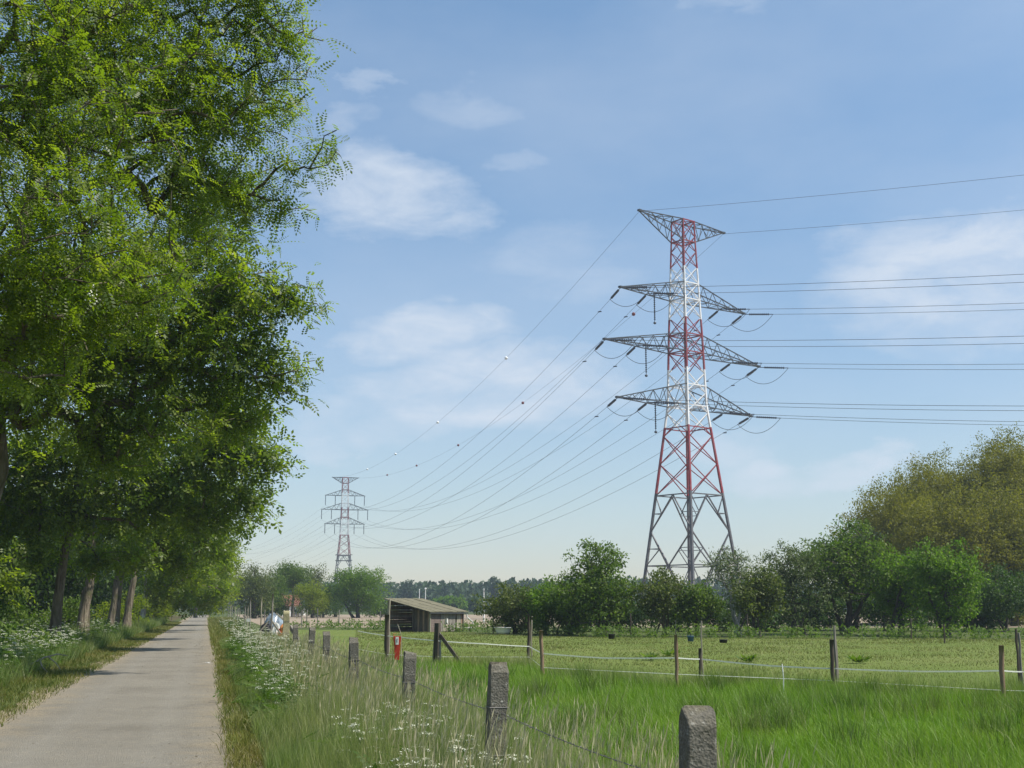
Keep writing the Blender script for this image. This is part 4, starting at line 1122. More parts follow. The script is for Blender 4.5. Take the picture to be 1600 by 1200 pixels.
def world_pt(c, ang, x, y, z): return np.array((c[0] + x * math.cos(ang) - y * math.sin(ang), c[1] + x * math.sin(ang) + y * math.cos(ang), z))
def local_pt(c, ang, p):
    d = p[:2] - c
    return np.array((d[0] * math.cos(ang) + d[1] * math.sin(ang), -d[0] * math.sin(ang) + d[1] * math.cos(ang), p[2]))
u1 = unit(C2 - C1)
a_ = ax; u2 = 2 * np.dot(u1, a_) * a_ - u1; u2 = unit(u2)
NEXT = C1 + u2 * 340.
def catenary(p0, p1, sag, n=48):
    t = np.linspace(0, 1, n)[:, None]
    P = np.asarray(p0) * (1 - t) + np.asarray(p1) * t
    P[:, 2] -= (4 * sag * t * (1 - t))[:, 0]
    return P
POS = {61.8: (9.58,), 49.0: (13.9, 8.2), 40.6: (17.25, 10.7), 32.2: (14.85, 8.5)}
POS2 = {61.8: (60.0, (5.9,)), 49.0: (51.8, (8.8, 4.4)), 40.6: (45.4, (10.4, 6.0)), 32.2: (39.0, (8.8, 4.4))}
NAMEZ = {61.8: 'top', 49.0: 'upper', 40.6: 'middle', 32.2: 'lower'}
far_ins = []
for z, offs in POS.items():
    z2, offs2 = POS2[z]
    for s_ in (-1, 1):
        sn = 'left' if s_ < 0 else 'right'
        for k, o_ in enumerate(offs):
            A = world_pt(C1, ANG, s_ * o_, 0, z - .15)
            B2 = world_pt(C2, ang2, s_ * offs2[k], 0, z2)
            B3 = np.array((NEXT[0] + a_[0] * s_ * o_ * 1.05, NEXT[1] + a_[1] * s_ * o_ * 1.05, z + 3.0 + (z - 32) * .22))
            if z == 61.8:
                for dest, tagl, sag in ((B2, 'far', 10.5), (B3, 'near', 8.0)):
                    P = catenary(A, dest, sag)
                    m = MB(); m.tube(P, .025, 4, caps=False)
                    lab = (f'thin earth wire from the {sn} tip of the top arm to the distant pylon' if tagl == 'far' else f'thin earth wire leaving the {sn} tip of the top arm to the right')
                    w_ = m.build('earth_wire', 'conductor', None); tag(w_, lab, 'wire', 'overhead wires of the pylons')
                    if tagl == 'far':
                        us = (791, 684, 618, 574) if s_ < 0 else (990, 817, 716, 651, 605)
                        pu = []
                        for q in P:
                            dz = q[2] - EYE; dep = q[1] * math.cos(PITCH) + dz * math.sin(PITCH); pu.append(800 + F * q[0] / dep)
                        tt = np.linspace(0, 1, len(P))
                        for uu in us:
                            t_ = float(np.interp(-uu, [-q for q in pu], tt)); q = np.array([np.interp(t_, tt, P[:, i]) for i in range(3)])
                            b = MB(); r_ = .36
                            b.lathe([(.0001, -r_)] + [(r_ * math.cos(e), r_ * math.sin(e)) for e in np.linspace(-1.3, 1.3, 9)] + [(.0001, r_)], 14, q)
                            b.build('marker_ball', 'white_ball' if s_ < 0 else 'red_ball', w_, True)
                continue
            ends = []
            for dest, tagl, sag in ((B2 - np.array((0, 0, 4.6)), 'far', 13.0), (B3, 'near', 10.3)):
                d = dest - A; d[2] -= 4 * sag; d /= np.linalg.norm(d)      # starting slope of the sagging wire
                p1 = A + d * .9; p2 = A + d * 4.3; p3 = A + d * 4.9
                im = MB(); insulator_mesh(im, p1, p2, .20, 10)
                im.tube([A, p1], .06, 5); im.tube([p2, p3], .07, 5)
                im.v = [np.array([local_pt(C1, ANG, q) for q in np.concatenate(im.v)])]
                im.build('tension_insulator', 'insulator_glass', py1, True)
                P = catenary(p3, dest, sag * .97)
                m = MB(); m.tube(P, .031, 4, caps=False)
                where = 'outer' if k == 0 else 'inner'
                lab = (f'conductor from the {sn} {where} end of the {NAMEZ[z]} arm to the distant pylon' if tagl == 'far' else f'conductor leaving the {sn} {where} end of the {NAMEZ[z]} arm to the right')
                w_ = m.build('conductor_wire', 'conductor', None); tag(w_, lab, 'wire', 'overhead wires of the pylons')
                if tagl == 'far':                                    # damper weight near the tower
                    q = P[1] * .6 + P[0] * .4; b = MB(); b.tube([q + np.array((-.25, .2, -.12)), q + np.array((.25, -.2, -.12))], .09, 6); b.build('damper', 'insulator_glass', w_)
                ends.append(p3)
            t = np.linspace(0, 1, 18)[:, None]
            J = ends[0] * (1 - t) + ends[1] * t; J[:, 2] -= (1.9 * (1 - (2 * t - 1) ** 2))[:, 0]
            m = MB(); m.tube([local_pt(C1, ANG, q) for q in J], .04, 4, caps=False); m.build('jumper_cable', 'conductor', py1)
            if k == 1 and s_ < 0:
                q0 = world_pt(C1, ANG, s_ * o_ * .82, 0, z - .1); q1 = q0 - np.array((0, 0, 4.0))
                im = MB(); insulator_mesh(im, q0, q1, .15, 12); im.tube([q1, q1 - np.array((0, 0, .35))], .05, 5)
                im.lathe([(.001, -.25), (.22, -.12), (.22, .1), (.001, .2)], 8, q1 - np.array((0, 0, .4)))
                im.v = [np.array([local_pt(C1, ANG, q) for q in np.concatenate(im.v)])]
                im.build('hanging_insulator', 'insulator_glass', py1, True)
            im = MB(); insulator_mesh(im, B2 - np.array((0, 0, .2)), B2 - np.array((0, 0, 4.4)), .24, 8, 6)
            im.v = [np.array([local_pt(C2, ang2, q) for q in np.concatenate(im.v)])]
            im.build('hanging_insulator', 'insulator_glass', py2, True)
            # onward span beyond the distant pylon
            dst = B2 - np.array((0, 0, 4.6)); on = dst + np.array((u1[0] * 380 - 60, u1[1] * 380, 0))
            m = MB(); m.tube(catenary(dst, on, 13, 30), .024, 4, caps=False)
            w_ = m.build('conductor_wire', 'conductor', None)
            tag(w_, f'faint conductor beyond the distant pylon from its {NAMEZ[z]} arm, {sn} {"outer" if k == 0 else "inner"} end', 'wire', 'overhead wires of the pylons')

#MARK_FENCES
# ------------------------------------------------------------------ concrete posts of the near fence
def concrete_post(Y, h, w, label, mat='concrete', pointed=False, tilt=(0, 0), seed=0, depth=None):
    x_ = fence_x(Y)
    root = empty('concrete_post', (x_, Y, 0), label, 'fence post', 'concrete fence posts beside the verge', rz=math.atan(.226))
    root.rotation_euler = (R(tilt[0]), R(tilt[1]), math.atan(.226))
    g = np.random.default_rng(seed); d_ = w if depth is None else depth
    # section with a roof-shaped head: ridge runs across, chamfers face front and back
    n = 7; zz = list(np.linspace(-.25, h - w * .50, n)) + [h - w * .17, h]
    V = []
    for i, z in enumerate(zz):
        k = 1.0 if i < n else (.66 if i == n else .10)
        kk = 1.0
        for sx, sy in ((-1, -1), (1, -1), (1, 1), (-1, 1)):
            V.append((sx * w / 2 * kk + g.normal(0, .005), sy * d_ / 2 * k + g.normal(0, .005), z + g.normal(0, .006) * (1 if i < n else 1.6)))
    m = MB(); Fs = [(3, 2, 1, 0)]
    for i in range(len(zz) - 1):
        for j in range(4):
            a = i * 4 + j; b = i * 4 + (j + 1) % 4
            Fs.append((a, b, b + 4, a + 4))
    k = (len(zz) - 1) * 4; Fs.append((k, k + 1, k + 2, k + 3))
    m.add(V, Fs); o = m.build('shaft', mat, root)
    bv = o.modifiers.new('bevel', 'BEVEL'); bv.width = .008; bv.segments = 2; bv.limit_method = 'ANGLE'
    for z in (h - .33, h - .68, h - 1.0):
        if z < .1: continue
        t = MB(); r_ = .004; q = w / 2 + .004; s_ = d_ / 2 + .004
        t.tube([(-q, -s_, z), (q, -s_, z + .004), (q, s_, z + .008), (-q, s_, z + .004), (-q, -s_, z)], r_, 5)
        t.build('wire_tie', 'rusty_wire', root)
    return root
plabels = ['nearest concrete post, cut off by the bottom edge', 'second nearest concrete post with two wire ties and a black shaded side', 'third nearest concrete post with a mossy rounded head',
           'fourth nearest concrete post rising from the straw grass', 'fifth nearest concrete post with two pale spots on its head', 'sixth nearest concrete post along the verge', 'seventh concrete post, last before the tall lichen one']
PY = [5.75, 10.0, 14.6, 20.0, 24.9, 29.8, 34.7]
for i, (Y, lab) in enumerate(zip(PY, plabels)):
    concrete_post(Y, 1.2 + (.02, .035, -.03, .0, .0, .02, .0)[i], .135, lab, tilt=((0, -.5), (-1, 2.0), (1, 2.2), (2, -1.5), (-1, -1.6), (1, 2.4), (0, -2))[i], seed=500 + i)
cp = concrete_post(40.3, 1.57, .19, 'tall yellowish lichen-covered corner post with a pointed head', 'lichen_concrete', seed=520)
m = MB(); m.bar((.12, .0, 1.1), (.75, -.5, 0.0), .10); m.build('brace', 'grey_wood', cp)
def barbed(points, label, z_name):
    m = MB(); m.tube(points, .0032, 4, caps=False)
    P = np.asarray(points)
    g = np.random.default_rng(530)
    for a, b in zip(P[:-1], P[1:]):
        L = np.linalg.norm(b - a); n = int(L / .12)
        for i in range(n):
            q = a + (b - a) * ((i + .5) / n); d = rand_dirs(2, g) * .018
            m.tube([q - d[0], q + d[0]], .0018, 3, caps=False); m.tube([q - d[1], q + d[1]], .0018, 3, caps=False)
    tag(m.build('barbed_wire', 'rusty_wire'), label, 'wire', 'barbed wires of the concrete post fence')
def wire_line(z, Ys, sag=.03):
    P = []
    for i in range(len(Ys) - 1):
        for t in np.linspace(0, 1, 7)[:-1]:
            Y = Ys[i] * (1 - t) + Ys[i + 1] * t
            P.append((fence_x(Y) + .05, Y, z - sag * 4 * t * (1 - t)))
    P.append((fence_x(Ys[-1]) + .05, Ys[-1], z)); return P
barbed(wire_line(.87, [1.5] + PY[:6]), 'upper barbed wire between the concrete posts', 'u')
barbed(wire_line(.52, [1.5] + PY[:6], .05), 'lower barbed wire between the concrete posts, half hidden in grass', 'l')

# tall wooden stakes further along the path
stakes = [(424.5, 55, 2.25, .075, 'tall wooden stake nearest the sheeted heap'), (409, 69, 2.30, .08, 'tall wooden stake left of the sheeted heap'), (391.5, 97, 2.45, .10, 'tall wooden stake beside the small white sign'),
          (387.5, 107, 1.9, .09, 'wooden stake just left of the one with the white sign'), (383, 118, 1.9, .10, 'wooden stake second left of the white sign'), (375, 140, 1.55, .10, 'short wooden stake in the receding row'),
          (371.5, 152, 1.7, .10, 'wooden stake farther along the receding row'), (367.5, 170, 2.0, .11, 'wooden stake well down the path side'), (363, 192, 2.1, .12, 'wooden stake near the far end of the row'),
          (360, 215, 2.4, .13, 'second last wooden stake toward the trees'), (357, 235, 3.2, .14, 'last and tallest wooden stake under the yellow trees')]
def rough_post(name, x, y, h, w, mat, label, tilt=(0, 0), seed=0, group='wooden fence stakes', n=8, cat='fence post', point=False):
    root_h = h; g = np.random.default_rng(seed)
    m = MB(); P = [(g.normal(0, .006), g.normal(0, .006), z) for z in np.linspace(-.2, h, 7)]
    rr = [w / 2 * (1 + g.normal(0, .05)) for _ in P]
    if point: rr[-1] *= .45
    m.tube(P, rr, n, jitter=.05, rs=g)
    o = m.build(name, mat, None, n > 6); o.location = (x, y, 0); o.rotation_euler = (R(tilt[0]), R(tilt[1]), g.random() * 3)
    if label: tag(o, label, cat, group)
    return o
for i, (u, Y, h, w, lab) in enumerate(stakes):
    rough_post('wooden_stake', at(u, 950, Y)[0], Y, h, w, 'grey_wood' if i % 2 == 0 else 'pale_wood', lab, (0, random.uniform(-1, 1)), 540 + i, 'wooden stakes receding along the path')
p = at(388, 969, 95); m = MB(); m.box(-.14, .14, -.01, .01, -.12, .12); o = m.build('small_sign', 'white_paint'); o.location = tuple(p); tag(o, 'small blank white sign on the wooden stake', 'sign')

#MARK_PADDOCK
# ------------------------------------------------------------------ paddock fence posts and tape
def gx(u, Y): return at(u, 950, Y)[0]
def pp(u, Y, h, w, mat, lab, name='fence_post', tilt=(0, 0), n=8, point=False, sx=1): 
    return rough_post(name, gx(u, Y), Y, h, w, mat, lab, tilt, int(u * 7), 'paddock fence posts', n, point=point)
pp(605, 37.5, 1.46, .13, 'dark_wood', 'dark post in front of the left end of the shed')
pp(608.5, 37.6, 1.90, .055, 'pale_wood', 'tall pale stake against the dark post by the shed', 'fence_stake', n=6)
r_ = empty('braced_post', (gx(684, 36), 36, 0), 'thick dark gate post with a diagonal brace before the shed', 'fence post', 'paddock fence posts')
m = MB(); m.bar((-.035, 0, -.2), (-.01, 0, 1.24), .125, .12); m.build('post', 'dark_wood', r_)
m = MB(); m.bar((.085, .01, -.2), (.055, .01, .98), .06); m.build('batten', 'grey_wood', r_)
m = MB(); m.bar((-.12, .02, -.2), (-.06, .02, .95), .06); m.build('batten', 'grey_wood', r_)
m = MB(); m.bar((.07, 0, .92), (.66, -.12, .15), .085); m.build('brace', 'dark_wood', r_)
pp(826, 38, 1.45, .095, 'dark_wood', 'dark pointed post in front of the round olive bush', point=True)
pp(830.5, 38.1, 1.30, .05, 'pale_wood', 'pale stake tied against the dark pointed post', 'fence_stake', n=6)
pp(847.5, 31.2, 1.12, .095, 'brown_wood', 'short round brown post right of the pointed one', tilt=(0, 1.5))
a_post = pp(1055, 27.1, 1.10, .075, 'brown_wood', 'slim brown post with a wire rod on top in the meadow edge')
m = MB(); m.tube([(0, 0, 1.05), (.01, 0, 1.40)], .006, 5); m.build('wire_rod', 'rusty_wire', a_post)
pp(1091.5, 28, .80, .06, 'dark_wood', 'short dark post joined to a tall pale stake')
pp(1095, 28.05, 1.38, .035, 'pale_wood', 'tall pale thin stake beside the short dark post', 'fence_stake', n=6)
b_post = pp(1297, 26.5, 1.02, .08, 'dark_wood', 'thickest post of the group of three stakes')
m = MB(); m.tube([(0, 0, .98), (.0, 0, 1.30)], .006, 5); m.build('wire_rod', 'rusty_wire', b_post)
pp(1302, 26.55, 1.22, .045, 'grey_wood', 'upright thin stake in the group of three', 'fence_stake', n=6)
pp(1305.5, 26.6, 1.30, .045, 'grey_wood', 'slanting thin stake leaning right in the group of three', 'fence_stake', tilt=(0, 8), n=6)
pp(1558, 23.1, 1.0, .085, 'brown_wood', 'sturdy short post second from the right frame edge', tilt=(0, -1.5))
pp(1585, 25, 1.25, .05, 'dark_wood', 'tall dark stake nearest the right frame edge', n=6)
pp(1589, 25.05, 1.18, .05, 'grey_wood', 'grey stake paired with the tall dark one at the right edge', 'fence_stake', n=6)
tp = [(560, 42, .92), (607, 37.5, .86), (684, 36, .76), (760, 36.6, .66), (827, 38, .55), (847, 31.3, .58), (940, 29, .56), (1055, 27.2, .63), (1093, 28.1, .57), (1200, 27.2, .47), (1300, 26.6, .44), (1430, 25, .46), (1558, 23.2, .56), (1589, 25.1, .45), (1700, 23, .5)]
def tape_strip(name, pts, w, label):
    m = MB(); P = [np.array((gx(u, Y) , Y - .06, z)) for u, Y, z in pts]
    for a, b in zip(P[:-1], P[1:]):
        n = 6
        for i in range(n):
            p0 = a + (b - a) * i / n; p1 = a + (b - a) * (i + 1) / n
            s0 = .006 * math.sin(math.pi * i / n); s1 = .006 * math.sin(math.pi * (i + 1) / n)
            m.bar(p0 - np.array((0, 0, s0)), p1 - np.array((0, 0, s1)), .003, h0=w)
    return tag(m.build(name, 'tape'), label, 'fence tape')
tape_strip('fence_tape', tp, .024, 'white electric fence tape strung across the paddock')
m = MB(); m.tube([(gx(u, Y), Y - .07, z) for u, Y, z in ((560, 42, .35), (607, 37.5, .34), (684, 36, .33), (827, 38, .25), (847, 31.3, .25), (1055, 27.2, .3), (1300, 26.6, .2), (1558, 23.2, .22), (1700, 23, .2))], .006, 4, caps=False)
tag(m.build('fence_wire', 'tape'), 'thin lower wire of the paddock fence', 'wire')
# thin far posts of the paddock and the field
farp = [(985, 74, 1.35, 'thin post before the big dark rounded tree'), (1167, 73, 1.3, 'thin post below the pale willow'), (1422, 70, 1.1, 'thin pale post under the right hedge'), (1473, 62, .9, 'thin post with a wire below the bright green tree'),
        (771, 86, 1.25, 'thin post left of the white trough'), (794, 86, 1.2, 'thin post right behind the white trough'), (472, 108, 1.5, 'field post right of the lichen-covered corner post'), (480, 110, 1.5, 'field post second right of the lichen corner post'),
        (496.5, 111, 1.6, 'pale field post at mid distance left of the shed'), (530, 104, 1.5, 'dark field post between the lichen post and the shed'), (594.5, 102, 1.4, 'dark field post just left of the shed'), (887, 80, 1.3, 'thin post under the dark lower tree'), (414, 118, 1.5, 'small pale post behind the sheeted heap')]
for u, Y, h, lab in farp:
    rough_post('field_post', gx(u, Y), Y, h, .085, 'grey_wood' if Y > 80 else 'dark_wood', lab, (0, 0), int(u), 'thin posts at the far paddock fence', 6)
rough_post('marker_stake', gx(1220, 24.5), 24.5, .62, .022, 'white_paint', 'small white plastic marker stake in the meadow grass', (0, 0), 9, None, 6, 'stake')
# pale pole by the far wood, lamp posts beyond the shed
r_ = empty('utility_pole', (gx(756, 150), 150, 0), 'pale utility pole standing in the field right of the shed', 'pole')
m = MB(); m.tube([(0, 0, 0), (0, 0, 1.3), (0, 0, 1.35), (0, 0, 3.9)], [.11, .10, .075, .05], 7); m.build('shaft', 'white_paint', r_)
m = MB(); m.box(-.16, .16, -.05, .05, 3.55, 3.62); m.build('crosspiece', 'galvanised', r_)
for u, top, hd, lab in ((655, 923, 0, 'thin mast behind the shed roof'), (664.5, 921, 1, 'lamp post with a white head behind the shed roof')):
    Y = 300; h = at(u, top, Y)[2]
    r_ = empty('lamp_post', (gx(u, Y), Y, 0), lab, 'lamp post')
    m = MB(); m.tube([(0, 0, 0), (0, 0, h)], [.13, .08], 6); m.build('mast', 'white_paint', r_)
    m = MB(); m.lathe([(.02, 0), (.22 if hd else .1, .05), (.25 if hd else .1, .3), (.02, .4)], 8, (0, 0, h)); m.build('lamp_head', 'white_ball', r_)

#MARK_SHED
# ------------------------------------------------------------------ shed
th = R(35)
Cx, Cy = at(672, 950, 90)[0], 90.0
shed = empty('field_shed', (Cx, Cy, 0), 'weathered wooden field shed with a mossy sloping roof and open side', 'shed')
# local axes: g_ along the open gable side (to the left and away), e_ along the low eave wall (to the right and away)
g_ = np.array((-math.cos(th), math.sin(th), 0)); e_ = np.array((math.sin(th), math.cos(th), 0)); Z = np.array((0, 0, 1.))
GL, EL = 3.75, 3.75; HL, HH = 1.40, 2.22
def sp(a, b, z): return g_ * a + e_ * b + Z * z
def roof_z(a): return HL + (HH - HL) * a / GL
def plank(a0, b0, z0, a1, b1, z1, w, t, roll, mat, name='plank'):
    m = MB(); m.bar(sp(a0, b0, z0), sp(a1, b1, z1), w, h0=t, roll=roll); return m.build(name, mat, shed)
gs = np.random.default_rng(600)
# eave wall: horizontal mauve boards, then upright grey boards with a gap
for i in range(9): plank(0, .06, .08 + i * .15, 0, 1.18, .08 + i * .15 + gs.normal(0, .004), .025, .142, (0, 0, 1), 'mauve_wood')
bx_ = 1.30
i = 0
while bx_ < EL - .1:
    if not (2.85 < bx_ < 3.05): plank(gs.normal(0, .008), bx_, .03, gs.normal(0, .008), bx_ + gs.normal(0, .01), HL - .06 - gs.random() * .05, .15, .025, tuple(g_), ('grey_wood', 'pale_wood', 'grey_wood', 'brown_wood')[int(gs.integers(0, 4))])
    bx_ += .165; i += 1
# gable side facing left-front: upright dark boards on the right half only, the rest is open
for k in range(9): plank(.12 + k * .15, 0, .03, .12 + k * .15, 0, roof_z(.12 + k * .15) - .09, .142, .025, tuple(e_), 'dark_wood' if k % 3 else 'brown_wood')
# back and far walls seen through the opening: horizontal planks
for i in range(13):
    z = .10 + i * .165
    if z < HH - .12: plank(GL, .02, z + gs.normal(0, .012), GL, EL, z + gs.normal(0, .012), .025, .16, (0, 0, 1), ('brown_wood', 'mauve_wood', 'grey_wood', 'brown_wood')[i % 4])
    amin = max(0., (z + .1 - HL) / (HH - HL) * GL)
    if amin < GL - .3: plank(amin + .05, EL, z, GL - .05, EL, z + gs.normal(0, .012), .025, .16, (0, 0, 1), ('brown_wood', 'mauve_wood', 'brown_wood')[i % 3])
for a, b in ((0, 0), (GL, 0), (GL, EL), (0, EL), (1.5, 0)):
    m = MB(); m.bar(sp(a, b, -.1), sp(a, b, roof_z(a) - .04), .12); m.build('corner_post', 'pale_wood' if (a, b) in ((0, 0), (GL, 0)) else 'dark_wood', shed)
t = MT('mossy_roof')
n_ = t.noise(2.2, 6, .65); n2_ = t.noise(14, 4, .7)
c_ = t.ramp(n_, [(.3, (.115, .105, .07)), (.7, (.20, .185, .125))]); c_ = t.mix(t.math('MULTIPLY', t.math('SUBTRACT', n2_, .5, True), 2.5, True), c_, (.10, .095, .05))
t.done(t.bsdf(c_, .95, normal=t.bump(n2_, .7, .03), spec=.1))
nroof = 7
for i in range(nroof):                       # overlapping roofing sheets side by side
    b0 = -.35 + (EL + .7) * i / nroof; b1 = -.35 + (EL + .7) * (i + 1) / nroof - .01
    dz = .012 * (i % 2)
    V = []
    for a in (-.28, GL + .22):
        for b in (b0, b1):
            for q in (0, .055): V.append(sp(a, b, roof_z(a) + .02 + dz + q + gs.normal(0, .006)))
    m = MB(); m.add(V, [(0, 1, 3, 2), (4, 6, 7, 5), (0, 4, 5, 1), (2, 3, 7, 6), (1, 5, 7, 3), (0, 2, 6, 4)]); m.build('roof_sheet', 'mossy_roof', shed)
m = MB(); m.bar(sp(-.22, -.3, HL - .09), sp(-.22, EL + .3, HL - .11), .09); m.build('gutter', 'galvanised', shed)
m = MB(); m.tube([sp(-.22, EL + .15, HL - .1), sp(-.2, EL + .22, HL - .38), sp(-.2, EL + .9, HL - .72), sp(-.2, EL + .95, HL - .86)], .045, 7); m.build('downpipe', 'white_paint', shed)
m = MB(); V0 = sp(-.06, 1.72, .72); m.bar(V0 - Z * .2, V0 + Z * .2, .26, h0=.10, roll=tuple(e_)); m.build('white_box', 'white_paint', shed)
o_ = MB(); o_.bar(sp(1.7, .9, .78), sp(1.5, 1.7, .74), .22, h0=.05); q_ = o_.build('feed_board', 'white_paint'); q_.location = (Cx, Cy, 0); tag(q_, 'small white board lying inside the shed', 'board')
m = MB(); m.bar(sp(1.9, 1.4, .86), sp(1.6, 2.2, .9), .14, h0=.08); q_ = m.build('red_halter', 'red_plastic'); q_.location = (Cx, Cy, 0); tag(q_, 'small red object inside the open shed', 'shelf')
m = MB(); m.bar(sp(2.9, 2.0, .40), sp(.4, 2.2, .40), .5, h0=.7); q_ = m.build('feed_rack', 'dark_wood'); q_.location = (Cx, Cy, 0); tag(q_, 'dark low feed rack in the shade of the shed', 'rack')

bench = empty('bench', tuple(at(726, 950, 92.5) * np.array((1, 1, 0))), 'low bench with a pale plank beside the shed', 'bench', rz=R(4))
m = MB(); m.box(-.56, .56, -.16, .16, .24, .29); m.build('seat_plank', 'white_paint', bench)
for sx in (-.38, .38):
    m = MB(); m.box(sx - .08, sx + .08, -.14, .14, 0, .238); m.build('leg', 'dark_wood', bench)
bt = at(786, 950, 82); tub = empty('water_trough', (bt[0], 82, 0), 'old white bathtub used as a trough before the olive bush', 'trough', rz=R(-12))
m = MB(); m.lathe([(.001, .05), (.36, .06), (.44, .20), (.50, .40), (.56, .42), (.56, .45), (.48, .45), (.42, .24), (.34, .12), (.001, .11)], 18, sx=1.05, sy=.62); m.build('basin', 'white_paint', tub, True)
for sx in (-.3, .3):
    m = MB(); m.box(sx - .05, sx + .05, -.18, .18, 0, .055); m.build('foot', 'black_plastic', tub)
m = MB(); m.box(-.45, .05, -.30, .30, .455, .49); m.build('lid_board', 'pale_wood', tub)

def bucket(u, Y, r, h, mat, label, name='bucket', low=False):
    r_ = empty(name, (gx(u, Y), Y, 0), label, 'bucket' if not low else 'feed pan', 'tubs in the paddock')
    m = MB(); m.lathe([(.001, .0), (r * .82, .0), (r, h), (r * 1.06, h), (r * 1.06, h + .02), (r * .96, h + .02), (r * .78, .03), (.001, .03)], 16); m.build('body', mat, r_, True)
    if not low:
        m = MB(); tt = np.linspace(0, math.pi, 9); m.tube([(r * math.cos(a), 0, h + .02 + r * .5 * math.sin(a)) for a in tt], .008, 5); m.build('handle', 'galvanised', r_)
    return r_
bucket(955, 70, .19, .26, 'black_plastic', 'black bucket at the far paddock edge below the big tree')
bucket(1078, 65, .17, .26, 'blue_plastic', 'blue bucket near the far paddock edge')
bucket(1129, 62.5, .20, .15, 'black_plastic', 'low black feed pan right of the blue bucket', 'feed_pan', True)

# red and white electric fence unit hung on straps
Yr = 34.0; q = at(621.5, 950, Yr)
ru = empty('fence_energiser', (q[0], Yr, 0), 'red and white fence unit on two pale straps beside the dark post', 'fence unit')
def zz_(v): return float(at(621, v, Yr)[2])
m = MB(); V = []
for z, w in ((zz_(1031), .055), (zz_(1012), .075), (zz_(994), .095)):
    for sx, sy in ((-1, -1), (1, -1), (1, 1), (-1, 1)): V.append((sx * w, sy * w * .5, z))
m.add(V, [(3, 2, 1, 0), (8, 9, 10, 11)] + [(i * 4 + j, i * 4 + (j + 1) % 4, i * 4 + 4 + (j + 1) % 4, i * 4 + 4 + j) for i in range(2) for j in range(4)])
m.build('red_case', 'red_plastic', ru)
m = MB(); m.box(-.038, .042, -.062, -.051, zz_(1007), zz_(995)); m.build('white_panel', 'white_paint', ru)
m = MB(); m.box(-.008, .008, -.068, -.0635, zz_(1004), zz_(999)); m.box(-.008, .014, -.068, -.0635, zz_(999), zz_(998)); m.build('panel_mark', 'black_plastic', ru)
for s_, vt in ((-1, 990), (1, 975)):
    m = MB(); m.tube([(s_ * .105, 0, zz_(1028)), (s_ * .115, 0, zz_(1005)), (s_ * .09, .0, zz_(990)), (.02 - .02 * s_, .0, zz_(vt))], .010, 5); m.build('strap', 'orange_plastic' if s_ < 0 else 'pale_wood', ru)
m = MB(); m.tube([(0, .02, -.1), (.0, .02, zz_(1020))], .02, 6); m.build('support_stake', 'galvanised', ru)

# heap under a shiny sheet behind the stakes
Yh = 62.; q = at(429, 950, Yh); hp_ = empty('sheeted_heap', (q[0], Yh, 0), 'rounded heap under a shiny blue-white sheet behind the stakes', 'heap', rz=R(8))
g = np.random.default_rng(620)
def dome(rx, ry, h, n=18, mm=7, noise=.08, z0=0., c=(0, 0)):
    V = []; Fs = []
    for i in range(mm):
        e = i / (mm - 1) * math.pi / 2
        for j in range(n):
            a = 2 * math.pi * j / n; k = 1 + g.normal(0, noise)
            V.append((c[0] + rx * math.cos(e) ** .7 * math.cos(a) * k, c[1] + ry * math.cos(e) ** .7 * math.sin(a) * k, z0 + h * math.sin(e) * (1 + g.normal(0, noise * .4))))
    for i in range(mm - 1):
        for j in range(n): Fs.append((i * n + j, i * n + (j + 1) % n, (i + 1) * n + (j + 1) % n, (i + 1) * n + j))
    m = MB(); m.add(V, Fs); return m
dome(.56, .6, 1.36).build('sheet', 'tarp', hp_)
dome(.40, .35, .95, c=(-.32, -.52)).build('dark_fold', 'black_plastic', hp_)
dome(.14, .15, .66, c=(.28, -.66), noise=.12).build('red_bundle', 'red_plastic', hp_)
dome(.20, .2, .95, c=(.12, -.62), noise=.14).build('white_bundle', 'white_paint', hp_)
dome(.22, .2, .86, c=(.46, -.60), noise=.14).build('orange_bundle', 'orange_plastic', hp_)
for a, b in (((-.14, -.85, 1.15), (.36, -1.0, .45)), ((.1, -.8, 1.42), (.62, -.8, .95)), ((-.62, -.8, .55), (-.2, -.8, 1.05))):
    m = MB(); m.bar(a, b, .07); m.build('leaning_board', 'pale_wood', hp_)

# ------------------------------------------------------------------ house and caravan beyond the field
Yb = 262.; q = at(444, 950, Yb)
hs = empty('farm_house', (q[0], Yb, 0), 'small house with a red tiled roof and white gable under the trees', 'house', rz=R(25))
m = MB(); m.box(-2.6, 2.6, -2.2, 2.2, 0, 2.25); m.add([(2.6, -2.2, 2.25), (2.6, 2.2, 2.25), (2.6, 0, 4.0), (-2.6, -2.2, 2.25), (-2.6, 2.2, 2.25), (-2.6, 0, 4.0)], [(0, 1, 2), (4, 3, 5)]); m.build('wall', 'white_paint', hs)
rf = empty('roof', (0, 0, 0)); rf.parent = hs
for s_ in (-1, 1):
    m = MB(); P = [(-2.85, s_ * 2.55, 2.0), (2.85, s_ * 2.55, 2.0), (2.85, 0, 4.12), (-2.85, 0, 4.12)]
    m.add([*P, *[(a, b, c + .14) for a, b, c in P]], [(0, 1, 2, 3), (7, 6, 5, 4), (0, 4, 5, 1), (1, 5, 6, 2), (2, 6, 7, 3), (3, 7, 4, 0)]); m.build('tile_slope', 'red_tile', rf)
m = MB(); m.box(-.9, -.45, -.25, .2, 3.8, 4.75); m.build('chimney', 'red_tile', rf)
for x_ in (-1.6, 1.4):
    m = MB(); m.box(x_ - .45, x_ + .45, -2.24, -2.205, .9, 1.85); w_ = m.build('window', 'white_paint', hs)
    m = MB(); m.box(x_ - .38, x_ + .38, -2.262, -2.242, .97, 1.78); m.build('pane', 'window_glass', w_)
m = MB(); m.box(-.4, .45, -2.25, -2.205, .02, 1.95); m.build('door', 'brown_wood', hs)
